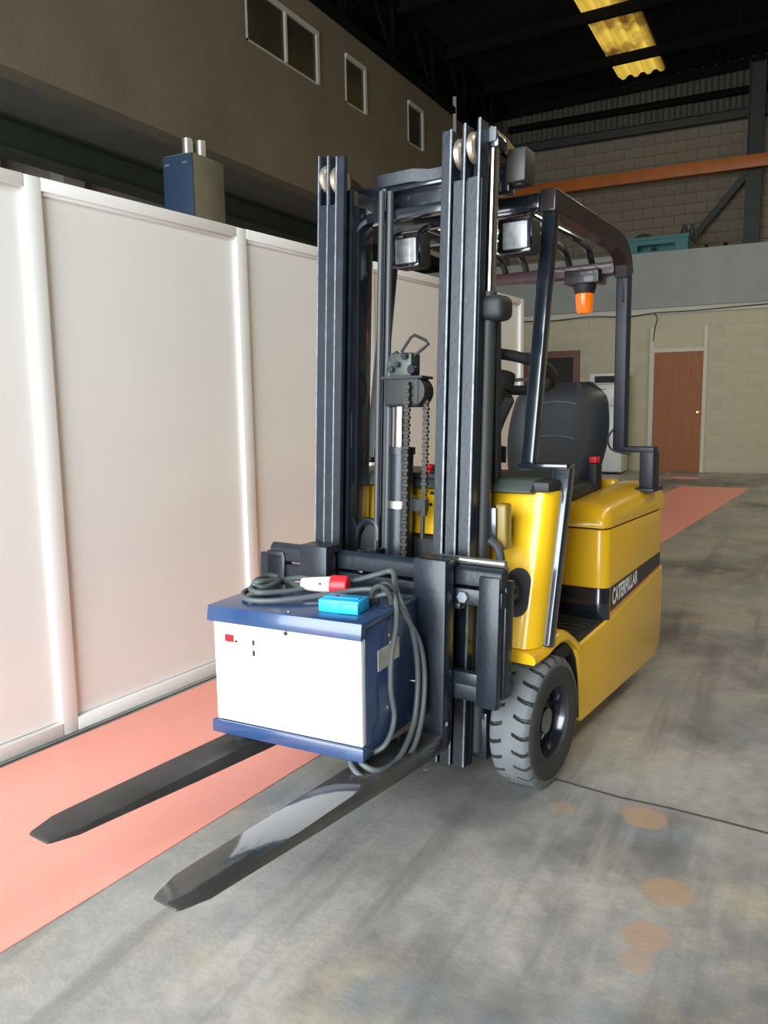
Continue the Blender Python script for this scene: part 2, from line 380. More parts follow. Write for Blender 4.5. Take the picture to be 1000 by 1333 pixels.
# blue and grey post cabinet standing behind the partition
cp = empty('service_post', (-4.34, 5.26, 0)); tag(cp, 'blue and grey steel service post rising behind the white partition', 'post')
MB().box(-0.14, 0.14, -0.18, 0.20, 0, 3.17).build('post_body', post_grey, cp, bevel=0.006)
MB().box(-0.142, 0.142, -0.192, -0.178, 0, 3.16).build('front_plate', post_blue, cp, bevel=0.003)
for dx in (-0.10, 0.07): MB().box(dx - 0.02, dx + 0.025, -0.195, -0.191, 3.09, 3.105).build('fastener', steel, cp)
for dx, dy in ((0.04, -0.11), (0.09, -0.01)): MB().cyl((dx, dy, 3.17), (dx, dy, 3.29), 0.042, 16).build('pipe_stub', steel, cp)

# ---- office block at the back
wb = struct(MB().box(-9.8, X_RIGHT, Y_OFF, Y_OFF + 0.2, 0, 2.73).build('wall_back', office_mortar), 'beige painted block wall of the office at the back')
proto = MB().box(-0.198, 0.198, -0.004, 0.004, -0.098, 0.098).build('brick', office_block, wb)
proto.location = (-20, 0, 0)
first = True
door_hole = (-2.31, -1.40, 2.42)
for rr in range(13):
    for cc in range(12):
        x = -4.75 + cc * 0.4 + (0.2 if rr % 2 else 0); z = 0.1 + rr * 0.2 + 0.02
        if door_hole[0] - 0.2 < x < door_hole[1] + 0.2 and z < door_hole[2]: continue
        if -4.60 < x < -3.35 and z < 2.2: continue
        o = proto if first else inst(proto, wb)
        o.location = (x, Y_OFF - 0.003, z); first = False
tf = MB()
tf.box(-9.8, X_RIGHT, Y_OFF - 0.10, Y_OFF + 0.02, 2.74, 3.64)
struct(tf.build('trim_1', fascia_mat), 'long grey sheet fascia above the office wall')
struct(MB().box(-9.8, X_RIGHT, Y_OFF + 0.02, Y_BACK, 3.50, 3.60).build('ceiling_office', slab_mat), 'flat office roof')
struct(MB().box(-9.8, X_RIGHT, Y_OFF - 0.045, Y_OFF - 0.004, 2.64, 2.738).build('trim_2', door_frame_mat), 'pale timber rail under the grey fascia')
# door with pale frame
d1 = empty('door_1', (-1.83, Y_OFF, 0)); struct(d1, 'varnished reddish brown wooden door in a pale frame')
MB().box(-0.40, 0.38, -0.035, -0.006, 0.008, 2.005).build('door_leaf', wood, d1)
fr = MB(); fr.box(-0.47, -0.40, -0.05, 0.0, 0, 2.42); fr.box(0.38, 0.44, -0.05, 0.0, 0, 2.42); fr.box(-0.40, 0.38, -0.05, 0.0, 2.005, 2.065)
fr.build('door_frame', door_frame_mat, d1)
MB().box(-0.40, 0.38, -0.02, -0.004, 2.065, 2.42).build('transom_panel', office_block, d1)
kn = MB().lathe([(0.0, -0.105), (0.022, -0.10), (0.03, -0.085), (0.022, -0.065), (0.012, -0.06), (0.012, -0.045), (0.03, -0.042), (0.03, -0.035)], (0.315, 0, 1.0), 'y', 20)
kn.build('door_handle', M('brass_knob', (0.8, 0.55, 0.2), 0.25, metal=1.0), d1)
# brown framed doorway behind the seat
d2 = empty('door_2', (-3.98, Y_OFF, 0)); struct(d2, 'dark doorway in a brown timber frame')
fr = MB(); fr.box(-0.56, -0.42, -0.06, 0.0, 0, 2.10); fr.box(0.38, 0.49, -0.06, 0.0, 0, 2.10); fr.box(-0.42, 0.38, -0.06, 0.0, 1.98, 2.10)
fr.build('door_frame', brown_wood, d2); MB().box(-0.42, 0.38, -0.02, -0.004, 0.005, 1.98).build('door_leaf', dark_void, d2)  # near-black sheet stands for the unlit room in the opening
# cable along the office wall
pts = [(-5.2, 2.60), (-4.5, 2.645), (-4.0, 2.63), (-3.3, 2.66), (-2.7, 2.625), (-2.2, 2.66), (-1.6, 2.66), (-1.0, 2.68), (-0.2, 2.70), (0.8, 2.71)]
cb = MB().tube(spline([(x, Y_OFF - 0.055, z) for x, z in pts], 6), 0.010, 6).build('wall_cable', hose_mat)
cb2 = MB().tube(spline([(-2.24, Y_OFF - 0.055, 2.655), (-2.20, Y_OFF - 0.056, 2.55), (-2.23, Y_OFF - 0.058, 2.42), (-2.25, Y_OFF - 0.058, 2.2)], 6), 0.008, 6).build('cable_drop', hose_mat, cb)
tag(cb, 'black cable sagging along the top of the beige office wall', 'cable')
# fridge
fg = empty('fridge', (-2.86, 13.92, 0)); tag(fg, 'tall white fridge freezer standing against the office wall', 'fridge')
MB().box(-0.27, 0.27, -0.22, 0.30, 0.03, 1.66).build('cabinet', fridge_mat, fg, bevel=0.008)
MB().box(-0.27, 0.27, -0.27, -0.225, 0.05, 1.12).build('door', fridge_mat, fg, bevel=0.008)
MB().box(-0.27, 0.27, -0.27, -0.225, 1.13, 1.48).build('freezer_door', fridge_mat, fg, bevel=0.008)
MB().box(-0.27, 0.27, -0.27, -0.225, 1.49, 1.66).build('control_panel', fridge_mat, fg, bevel=0.006)
MB().box(-0.19, 0.25, -0.276, -0.270, 1.51, 1.62).build('display_strip', dark_void, fg)
MB().box(-0.10, 0.0, -0.274, -0.269, 1.40, 1.412).build('badge', post_grey, fg)
for sx in (-0.22, 0.22):
    for sy in (-0.18, 0.25): MB().cyl((sx, sy, 0), (sx, sy, 0.03), 0.02, 10).build('foot', matte_black, fg)

# ---- upper rear block wall, cladding, beams, column
wu = struct(MB().box(-9.8, X_RIGHT, Y_BACK, Y_BACK + 0.2, 0, 7.6).build('wall_rear', mortar_mat), 'rough concrete block wall high at the rear')
proto = MB().box(-0.193, 0.193, -0.012, 0.012, -0.093, 0.093).build('brick', block_mat, wu, bevel=0.004, seg=1)
first = True
for rr in range(15):
    for cc in range(18):
        x = -6.0 + cc * 0.4 + (0.2 if rr % 2 else 0); z = 3.72 + rr * 0.2
        o = proto if first else inst(proto, wu)
        o.location = (x, Y_BACK - 0.004 - random.uniform(0, 0.006), z); first = False
# corrugated cladding band
def corrugated(x0, x1, zf, y0, y1, vertical, per=0.22, amp=0.03):
    vs, fs = [], []; n = int((x1 - x0) / per * 4)
    for i in range(n + 1):
        x = x0 + (x1 - x0) * i / n; wv = amp * (1, 1, -1, -1)[i % 4]
        if vertical: vs += [(x, zf + wv, y0), (x, zf + wv, y1)]
        else: vs += [(x, y0, zf(x) + wv), (x, y1, zf(x) + wv)]
    for i in range(n): fs.append((2 * i, 2 * i + 2, 2 * i + 3, 2 * i + 1))
    return MB().add(vs, fs)
struct(corrugated(-9.8, X_RIGHT, Y_BACK - 0.08, 6.62, 7.70, True).build('trim_3', clad_mat), 'corrugated cladding strip above the block wall')
def ibeam_x(name, y, z0, z1, wdt, mat, label, cat, x0=-5.78, x1=X_RIGHT):
    bb = MB(); t = 0.02
    bb.box(x0, x1, y - wdt / 2, y + wdt / 2, z1 - t, z1); bb.box(x0, x1, y - wdt / 2, y + wdt / 2, z0, z0 + t); bb.box(x0, x1, y - 0.012, y + 0.012, z0 + t, z1 - t)
    o = bb.build(name, mat); tag(o, label, cat); return o
ob = MB(); ob.box(-5.78, X_RIGHT, Y_BACK - 0.65, Y_BACK - 0.52, 5.40, 5.62)
ob = ob.build('crane_beam', orange_steel, bevel=0.006); tag(ob, 'orange painted steel beam spanning the rear block wall', 'beam')
ibeam_x('wall_beam', Y_BACK - 0.16, 6.42, 6.60, 0.14, green_steel, 'dark green steel beam below the corrugated cladding', 'beam')
ibeam_x('wall_beam', Y_BACK - 0.20, 6.84, 6.96, 0.10, truss_mat, 'dark steel rail across the corrugated cladding', 'beam')
cl = MB(); cl.box(-1.10, -1.085, 17.02, 17.26, 3.6, 7.3); cl.box(-0.84, -0.825, 17.02, 17.26, 3.6, 7.3); cl.box(-1.085, -0.84, 17.13, 17.15, 3.6, 7.3); cl.box(-1.10, -0.825, 17.0, 17.02, 3.6, 5.38)
cl = cl.build('steel_column', green_steel); tag(cl, 'dark green steel column against the rear block wall', 'column')
br = MB().bar((-2.02, 17.1, 4.25), (-1.11, 17.1, 5.32), 0.10, 0.12).build('brace', green_steel, cl)
# things on the office roof
cr = empty('storage_crate', (-2.30, 15.0, 3.60)); tag(cr, 'teal plastic crate on the office roof behind the overhead guard', 'crate')
bb = MB(); bb.box(-0.50, 0.50, -0.2, 0.2, 0.0, 0.03); bb.box(-0.50, 0.50, -0.21, -0.185, 0.0, 0.13); bb.box(-0.50, 0.50, -0.21, -0.185, 0.24, 0.35)
bb.box(-0.50, -0.32, -0.21, -0.185, 0.13, 0.24); bb.box(0.30, 0.50, -0.21, -0.185, 0.13, 0.24)
bb.box(-0.5, 0.5, 0.185, 0.21, 0, 0.35); bb.box(-0.5, -0.475, -0.185, 0.185, 0, 0.35); bb.box(0.475, 0.5, -0.185, 0.185, 0, 0.35)
bb.build('crate_body', teal, cr); MB().box(-0.52, 0.52, -0.23, -0.21, 0.32, 0.37).build('rim', teal, cr)
cc_ = MB()
for k in range(3): cc_.tube(arc((0, 0), 0.205 - 0.014 * k, 0, 350, 28, lambda a, c: (a, -0.03 * k, c + 0.225)), 0.019, 6)
cc_ = cc_.build('hose_coil', hose_mat); cc_.location = (-2.56, 15.03, 3.632); tag(cc_, 'dark coiled hose sitting in the teal crate', 'hose')
hp = MB(); hp.tube(spline([(-.25, 0, .02), (-.12, .02, .33), (0.0, 0, .42), (.03, .03, .52), (.12, 0, .40), (.17, .05, .53), (.22, 0, .30), (.1, 0, .36), (0, 0, .28)], 6), 0.025, 6); hp.box(-0.3, 0.3, -0.08, 0.12, 0, 0.05)
hp = hp.build('scrap_bundle', hose_mat); hp.scale = (1, 1, 1.2); hp.location = (-1.98, 15.45, 3.60); tag(hp, 'bundle of dark scrap hose standing right of the coiled hose', 'hose')
sb = MB(); sb.box(-.17, .17, -.06, .06, 0, .03); sb.box(-.17, -.13, -.06, .06, .03, .14); sb.box(.11, .17, -.06, .06, .03, .14)
sb = sb.build('bracket', truss_mat); sb.location = (-1.35, 14.75, 3.60); tag(sb, 'small dark metal bracket on the office roof beside the brace', 'bracket')

# ---- roof
zr = lambda x: 7.34 + 0.029 * (x + 5.8)
ceil = empty('ceiling'); struct(ceil, 'dark corrugated roof with yellow roof lights')
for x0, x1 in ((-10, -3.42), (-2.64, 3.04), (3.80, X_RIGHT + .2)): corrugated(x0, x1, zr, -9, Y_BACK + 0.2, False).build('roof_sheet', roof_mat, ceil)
for x0, x1 in ((-3.50, -2.56), (2.96, 3.88)):  # the right-hand strip is out of view, added for its light
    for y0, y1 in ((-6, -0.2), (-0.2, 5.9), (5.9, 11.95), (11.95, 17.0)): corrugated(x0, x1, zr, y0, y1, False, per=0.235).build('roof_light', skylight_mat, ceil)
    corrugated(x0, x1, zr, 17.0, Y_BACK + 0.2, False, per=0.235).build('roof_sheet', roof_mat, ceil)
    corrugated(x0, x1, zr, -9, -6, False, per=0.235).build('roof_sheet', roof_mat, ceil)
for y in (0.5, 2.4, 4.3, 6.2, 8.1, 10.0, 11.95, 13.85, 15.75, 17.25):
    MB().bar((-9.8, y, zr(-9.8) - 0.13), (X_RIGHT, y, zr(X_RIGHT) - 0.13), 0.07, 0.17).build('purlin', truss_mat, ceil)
# lattice truss along the mezzanine edge
tr = empty('roof_truss', (X_MEZ + 0.02, 4.0, 6.33)); tag(tr, 'dark lattice roof truss above the mezzanine wall', 'truss')
MB().box(-0.06, 0.06, 0, 13.3, 0.0, 0.10).build('bottom_chord', truss_mat, tr)
MB().box(-0.05, 0.05, 0, 13.3, 0.86, 0.96).build('top_chord', truss_mat, tr)
for k in range(9):
    y = 0.4 + k * 1.48
    MB().bar((0, y, 0.10), (0, y, 0.86), 0.05, 0.05).build('strut', truss_mat, tr)
    if k < 8:
        MB().bar((0, y, 0.10), (0, y + 0.74, 0.86), 0.045, 0.045).build('diagonal', truss_mat, tr)
        MB().bar((0, y + 1.48, 0.10), (0, y + 0.74, 0.86), 0.045, 0.045).build('diagonal', truss_mat, tr)
pp = MB().cyl((X_MEZ + 0.05, 14.2, 5.9), (X_MEZ + 0.05, 14.2, 6.62), 0.035, 12).build('drain_pipe', win_frame)
tag(pp, 'pale vertical pipe at the far end of the mezzanine wall', 'pipe')
# walls outside the frame
struct(MB().box(X_RIGHT, X_RIGHT + 0.2, -9, Y_BACK, 0, 7.9).build('wall_right', mezz_mat))
fw = MB(); fw.box(-10, -4.9, Y_FRONT - 0.2, Y_FRONT, 0, 7.9); fw.box(0.9, X_RIGHT, Y_FRONT - 0.2, Y_FRONT, 0, 7.9); fw.box(-4.9, 0.9, Y_FRONT - 0.2, Y_FRONT, 4.9, 7.9)
struct(fw.build('wall_front', mezz_mat))

# ================================================================== THE FORKLIFT
TA = R(-8.0)
fk = empty('forklift', (-1.14931, 2.51106, 0), TA)
tag(fk, 'yellow and black electric forklift truck with raised mast, parked beside partition', 'forklift')
YW = 0.455   # half width of the body
TILT = R(3.3)
def mx(p):   # mast frame (x, depth, height) tilted back -> truck frame
    return Vector((p[0], p[1] * math.cos(TILT) + p[2] * math.sin(TILT), -p[1] * math.sin(TILT) + p[2] * math.cos(TILT)))
def fpart(mb, name, mat, bevel=0.0, seg=2, label=None, parent=None, mast=False, sharp=35):
    return mb.build(name, mat, parent or fk, xf=mx if mast else None, bevel=bevel, seg=seg, label=label, sharp=sharp)

# ---- chassis skirt
sk = [(0.345, 0.11), (1.22, 0.115), (1.275, 0.15), (1.305, 0.22), (1.305, 0.525), (0.585, 0.426), (0.275, 0.400), (0.305, 0.36), (0.328, 0.28)]
fpart(MB().prism(sk, 'x', -YW - 0.003, YW + 0.003), 'chassis_skirt', yellow, 0.012, 3, label='yellow side skirt')
# wheel arch flap
for s in (-1, 1):
    fl = MB().prism([(0.262, 0.395), (0.296, 0.36), (0.320, 0.28), (0.338, 0.13), (0.355, 0.13), (0.345, 0.30), (0.30, 0.40)], 'x', s * 0.32, s * (YW - 0.006))
    fpart(fl, 'wheel_arch', matte_black)
# under-body block between the wheels
fpart(MB().box(-0.29, 0.29, -0.10, 0.36, 0.16, 0.44), 'axle_housing', matte_black, 0.02)
# step plate with ribs
st = MB().box(-0.44, 0.445, 0.13, 0.60, 0.385, 0.432)
for k in range(9): st.box(-0.43, 0.435, 0.150 + k * 0.046, 0.172 + k * 0.046, 0.432, 0.441)
fpart(st, 'step_plate', matte_black, label='black ribbed step')
# ---- battery compartment
bc = MB(); rr_ = 0.045
def rounded_plan(x, y0, y1, r, n=6):
    pts = []
    pts += [(-x + r + r * math.cos(R(a)), y0 + r + r * math.sin(R(a))) for a in [180 + 90 * i / n for i in range(n + 1)]]
    pts += [(x - r + r * math.cos(R(a)), y0 + r + r * math.sin(R(a))) for a in [270 + 90 * i / n for i in range(n + 1)]]
    pts += [(x - r + r * math.cos(R(a)), y1 - r + r * math.sin(R(a))) for a in [90 * i / n for i in range(n + 1)]]
    pts += [(-x + r + r * math.cos(R(a)), y1 - r + r * math.sin(R(a))) for a in [90 + 90 * i / n for i in range(n + 1)]]
    return pts
fpart(MB().prism(rounded_plan(YW, 0.584, 1.302, 0.045), 'z', 0.40, 0.776), 'battery_compartment', yellow, 0.004, 2, sharp=50)
kp = rounded_plan(YW + 0.002, 0.581, 0.70, 0.045)
fpart(MB().prism([(x, min(y, 0.625)) for x, y in kp], 'z', 0.40, 0.552), 'kick_panel', black, 0.002, 1, label='black kick panel behind the step', sharp=50)
# side decal with lettering
for s in (1, -1):
    dc = MB(); x0, x1 = s * (YW + 0.0005), s * (YW + 0.0025)
    dc.prism([(0.632, 0.462), (1.256, 0.5335), (1.256, 0.588), (0.632, 0.552)], 'x', x0, x1)
    dobj = fpart(dc, 'side_decal', M('decal_black', (0.02, 0.022, 0.03), 0.4), label='black decal stripe with white lettering')
    fpart(MB().prism([(0.632, 0.455), (1.256, 0.527), (1.256, 0.535), (0.632, 0.464)], 'x', x0, s * (YW + 0.003)), 'red_line', red_print, parent=dobj)
    cu = bpy.data.curves.new('lettering', 'FONT'); cu.body = 'CATERPILLAR'; cu.size = 0.1; cu.extrude = 0.0; cu.align_x = 'LEFT'; cu.offset = 0.0036
    tob = bpy.data.objects.new('lettering_tmp', cu); COL.objects.link(tob)
    dg = bpy.context.evaluated_depsgraph_get(); me = bpy.data.meshes.new_from_object(tob.evaluated_get(dg))
    bpy.data.objects.remove(tob)
    xs = [v.co.x for v in me.vertices]; ys = [v.co.y for v in me.vertices]
    wx, wy = max(xs) - min(xs), max(ys) - min(ys); mnx, mny = min(xs), min(ys)
    for v in me.vertices:
        u = (v.co.x - mnx) / wx; t = (v.co.y - mny) / wy
        yy = 0.645 + 0.30 * (u if s > 0 else 1 - u)
        v.co = Vector((s * (YW + 0.0034), yy, 0.4755 + (yy - 0.645) * 0.115 + t * (0.068 - 0.012 * (yy - 0.645) / 0.3)))
    me.materials.clear(); me.materials.append(white_print)
    lo = bpy.data.objects.new('lettering', me); COL.objects.link(lo); lo.parent = dobj
# ---- hood
hd = MB(); ny, prof = 22, []
prof = [(YW + 0.002, 0.0), (YW + 0.004, 0.018), (YW - 0.004, 0.045), (YW - 0.025, 0.070), (YW - 0.06, 0.083), (0.34, 0.088), (0.29, 0.084), (0.255, 0.065), (0.235, 0.050), (0.20, 0.045), (0.10, 0.045), (0, 0.045)]
prof = prof + [(-x, z) for x, z in prof[-2::-1]]
vs, fs = [], []; n = len(prof)
for j in range(ny + 1):
    t = j / ny; y = 0.574 + (1.300 - 0.574) * (t ** 1.5 if t < 1 else 1)
    d0 = y - 0.574; d1 = 1.300 - y
    k = 1.0
    if d0 < 0.075: k = 0.30 + 0.70 * math.sqrt(max(0, 1 - (1 - d0 / 0.075) ** 2))
    rise = 0.030 * min(1, max(0, (y - 0.62) / 0.5))
    if d1 < 0.03: k *= 0.80 + 0.20 * math.sqrt(max(0, 1 - (1 - d1 / 0.03) ** 2))
    sx = 1.0 - (0.035 * (1 - min(1, d0 / 0.05)) ** 2)
    for x, z in prof: vs.append((x * sx, y, 0.784 + (z + (rise if z > 0.03 else 0)) * k))
for j in range(ny):
    for i in range(n - 1): fs.append((j * n + i, j * n + i + 1, (j + 1) * n + i + 1, (j + 1) * n + i))
hd.add(vs, fs, 0, True); hd.add(vs, [tuple(range(n)), tuple(range(ny * n + n - 1, ny * n - 1, -1)), tuple([j * n for j in range(ny + 1)] + [j * n + n - 1 for j in range(ny, -1, -1)])])
fpart(hd, 'hood', yellow, sharp=50, label='glossy yellow battery hood with raised sides')
fpart(MB().prism(rounded_plan(YW - 0.008, 0.59, 1.295, 0.04), 'z', 0.772, 0.788), 'hood_seam', matte_black)
lt = MB().box(0.19, 0.275, 1.17, 1.235, 0.855, 0.908)
fpart(lt, 'hood_latch', yellow, 0.012, label='small yellow hood latch')
# ---- front cowl
cw = MB(); yf = lambda z: -0.072 + 0.27 * (z - 0.46)
out = [(-YW, 0.50), (-YW, 0.972), (YW, 0.972), (YW, 0.50), (0.215, 0.50), (0.215, 0.80), (-0.215, 0.80), (-0.215, 0.50)]
# the near and far towers are bulged panels; build each as a loft across x
def tower(s):
    mb = MB(); nx, nz = 14, 10; vs, fs = [], []
    for i in range(nx + 1):
        a = i / nx; x = 0.20 + (YW - 0.20) * a
        rx = 0.05; dd = max(0, x - (YW - rx)); cur = rx - math.sqrt(max(0, rx * rx - dd * dd))
        for j in range(nz + 1):
            z = 0.485 + (0.972 - 0.485) * j / nz
            vs.append((s * x, yf(z) + cur + 0.030 * (1 - a) ** 2, z))
    for i in range(nx + 1):
        x = 0.20 + (YW - 0.20) * i / nx
        for j in range(nz + 1):
            z = 0.485 + (0.972 - 0.485) * j / nz; vs.append((s * x, yf(z) + 0.13, z))
    o = (nx + 1) * (nz + 1); q = nz + 1
    for i in range(nx):
        for j in range(nz):
            fs.append((i * q + j, (i + 1) * q + j, (i + 1) * q + j + 1, i * q + j + 1)); fs.append((o + i * q + j, o + i * q + j + 1, o + (i + 1) * q + j + 1, o + (i + 1) * q + j))
        fs.append((i * q, o + i * q, o + (i + 1) * q, (i + 1) * q)); fs.append((i * q + nz, (i + 1) * q + nz, o + (i + 1) * q + nz, o + i * q + nz))
    for j in range(nz):
        fs.append((j, j + 1, o + j + 1, o + j)); fs.append((nx * q + j, o + nx * q + j, o + nx * q + j + 1, nx * q + j + 1))
    return mb.add(vs, fs, 0, True)
for s in (1, -1): fpart(tower(s), 'front_cowl', yellow, sharp=40)
fpart(MB().prism([(yf(.80) + .02, 0.805), (yf(.972) + .02, 0.972), (yf(.972) + .12, 0.972), (yf(.80) + .12, 0.805)], 'x', -0.2, 0.2), 'cowl_bridge', yellow, 0.006)
for zz in (0.945, 0.905):
    hol = MB().cyl((0.0, yf(zz) + 0.0185, zz), (0.0, yf(zz) + 0.03, zz), 0.008, 12)
    fpart(hol, 'bolt_hole', matte_black)
fpart(MB().box(-0.21, 0.21, 0.0, 0.10, 0.36, 0.80), 'front_plate', matte_black, 0.01)
# fender lip over the front tyre
for s in (1, -1):
    fd = MB(); path = [(-0.088, 0.447), (-0.05, 0.446), (-0.02, 0.447), (0.02, 0.450), (0.07, 0.460), (0.13, 0.466), (0.19, 0.456), (0.24, 0.430), (0.285, 0.395)]
    sp = spline([(0, y, z) for y, z in path], 4); vs, fs = [], []
    for p in sp:
        d_ = 0.03 if p.y < 0.16 else 0.03
        for xx, dz in ((0.20, 0.0), (0.43, 0.0), (YW + 0.014, 0.0), (YW + 0.020, 0.010), (YW + 0.015, 0.024), (YW - 0.005, 0.036), (0.20, 0.036)): vs.append((s * xx, p.y, p.z + dz))
    q = 7
    for j in range(len(sp) - 1):
        for i in range(q): fs.append((j * q + i, j * q + (i + 1) % q, (j + 1) * q + (i + 1) % q, (j + 1) * q + i))
    fd.add(vs, fs, 0, True); fd.add(vs, [tuple(range(q)), tuple(range((len(sp) - 1) * q + q - 1, (len(sp) - 1) * q - 1, -1))])
    fpart(fd, 'fender', yellow, sharp=50, label='yellow fender lip over the front tyre')
# oval black port on the cowl
for s in (1, -1):
    ov = MB(); pts = arc((0.378, 0.690), 0.042, 0, 180, 14, lambda a, c: (a, c)) + arc((0.378, 0.622), 0.042, 180, 360, 14, lambda a, c: (a, c))
    k = len(pts); vs = [(s * x, yf(z) + 0.001, z) for x, z in pts] + [(s * x, yf(z) - 0.004, z) for x, z in pts]
    ov.add(vs, [tuple(range(k)), tuple(range(2 * k - 1, k - 1, -1))] + [(i, (i + 1) % k, k + (i + 1) % k, k + i) for i in range(k)])
    po = fpart(ov, 'light_port', matte_black, label='oval black port in the cowl')
    fpart(MB().cyl((s * 0.365, -0.02, 0.66), (s * 0.355, -0.085, 0.655), 0.036, 24).cyl((s * 0.355, -0.085, 0.655), (s * 0.35, -0.10, 0.654), 0.028, 24), 'tilt_pin', black, 0.003, parent=po)
# ---- dashboard
fpart(MB().prism([(0.02, 0.972), (-0.015 + 0.07, 1.012), (0.30, 1.018), (0.42, 0.99), (0.42, 0.955), (0.10, 0.955)], 'x', -0.40, 0.40), 'dashboard', dash_mat, 0.008)
fpart(MB().box(0.29, 0.452, 0.05, 0.30, 0.972, 1.006), 'dash_wing', matte_black, 0.008)
fpart(MB().bar((0.07, 0.16, 1.0), (0.115, 0.33, 1.30), 0.13, 0.10, (0, 0, 1)), 'steering_column', matte_black, 0.015)
fpart(MB().bar((0.155, 0.10, 1.01), (0.19, 0.30, 1.27), 0.035, 0.02, (0, 1, 0)), 'column_cover', dash_mat, 0.004)
sw = MB(); c0 = Vector((0.13, 0.36, 1.365)); ta = R(20)
ring = [c0 + Vector((0.185 * math.cos(t), 0.185 * math.sin(t) * math.cos(ta), -0.185 * math.sin(t) * math.sin(ta))) for t in [2 * math.pi * i / 48 for i in range(48)]]
swo = fpart(sw.tube(ring, 0.019, 12, closed=True), 'steering_wheel', matte_black)
spk = MB()
for a in (20, 160, 270):
    e = c0 + Vector((0.178 * math.cos(R(a)), 0.178 * math.sin(R(a)) * math.cos(ta), -0.178 * math.sin(R(a)) * math.sin(ta)))
    spk.bar(c0 - Vector((0, 0, 0.03)), e, 0.035, 0.012)
spk.cyl(c0 - Vector((0, 0.025, 0.07)), c0 - Vector((0, 0.002, 0.005)), 0.05, 20)
fpart(spk, 'wheel_hub', matte_black, parent=swo)
fpart(MB().cyl((0.30, 0.36, 1.36), (0.30, 0.365, 1.395), 0.018, 14), 'spinner_knob', matte_black, parent=swo)
for k, x in enumerate((0.175, -0.02, -0.07)):
    fpart(MB().cyl((x, 0.20, 1.005), (x + 0.01, 0.235, 1.075 if k == 0 else 1.05), 0.012, 10).cyl((x + 0.01, 0.235, 1.05), (x + 0.012, 0.245, 1.105 if k == 0 else 1.065), 0.022, 12, 0.017), 'control_lever', matte_black)
fpart(MB().cyl((-0.005, 0.06, 1.01), (-0.005, 0.06, 1.035), 0.012, 14).cyl((-0.005, 0.06, 1.035), (-0.005, 0.06, 1.05), 0.02, 14), 'stop_button', red_plastic, 0.002, label='red emergency stop button')
fpart(MB().box(-0.06, 0.05, 0.03, 0.10, 1.0, 1.02), 'button_box', matte_black, 0.006)
# ---- seat
cu_ = MB().box(-0.19, 0.26, 0.64, 1.06, 0.845, 0.925)
fpart(cu_, 'seat_cushion', seat_mat, 0.035, 4)
fpart(MB().box(-0.14, 0.22, 0.68, 1.06, 0.825, 0.85), 'seat_base', matte_black, 0.01)
def seat_back():
    mb = MB(); nx, nz = 16, 14; vs, fs = [], []
    def hw(t): return 0.185 + 0.035 * math.sin(math.pi * min(1, t * 1.05)) - 0.07 * max(0, (t - 0.82) / 0.18) ** 2
    for side in (0, 1):
        for j in range(nz + 1):
            t = j / nz; z = 0.905 + 0.435 * t; yb = 1.00 + 0.11 * t
            for i in range(nx + 1):
                u = 2 * i / nx - 1; x = 0.022 + (hw(t) + 0.018) * u
                e = max(abs(u) ** 6, 0)
                if side == 0:
                    bol = -0.035 * math.exp(-((abs(u) - 0.80) / 0.16) ** 2) + 0.065 * abs(u) ** 8
                    y = yb + bol + 0.03 * max(0, (t - 0.85) / 0.15) ** 2
                else: y = yb + 0.115 - 0.045 * abs(u) ** 6 - 0.045 * max(0, (t - 0.8) / 0.2) ** 2
                vs.append((x, y, z))
    o = (nx + 1) * (nz + 1); q = nx + 1
    for j in range(nz):
        for i in range(nx):
            fs.append((j * q + i, j * q + i + 1, (j + 1) * q + i + 1, (j + 1) * q + i)); fs.append((o + j * q + i, o + (j + 1) * q + i, o + (j + 1) * q + i + 1, o + j * q + i + 1))
        fs.append((j * q, (j + 1) * q, o + (j + 1) * q, o + j * q)); fs.append((j * q + nx, o + j * q + nx, o + (j + 1) * q + nx, (j + 1) * q + nx))
    for i in range(nx):
        fs.append((i, o + i, o + i + 1, i + 1)); fs.append((nz * q + i, nz * q + i + 1, o + nz * q + i + 1, o + nz * q + i))
    return mb.add(vs, fs, 0, True)
sbk = fpart(seat_back(), 'seat_backrest', seat_mat, sharp=60)
for zz, wv in ((1.255, 0.09), (1.105, 0.10)):
    pts = [(0.035 + wv * u, 1.00 + 0.11 * (zz - 0.905) / 0.435 - 0.006, zz - 0.012 * u * u) for u in [i / 6 - 1 for i in range(13)]]
    fpart(MB().tube(pts, 0.0035, 6), 'seam', seat_trim, parent=sbk)
fpart(MB().box(0.232, 0.262, 0.97, 1.02, 0.995, 1.022), 'seat_belt_buckle', red_plastic, 0.004, label='red seat belt buckle')
fpart(MB().box(0.23, 0.265, 0.97, 1.04, 0.83, 0.995), 'belt_stalk', matte_black, 0.008)
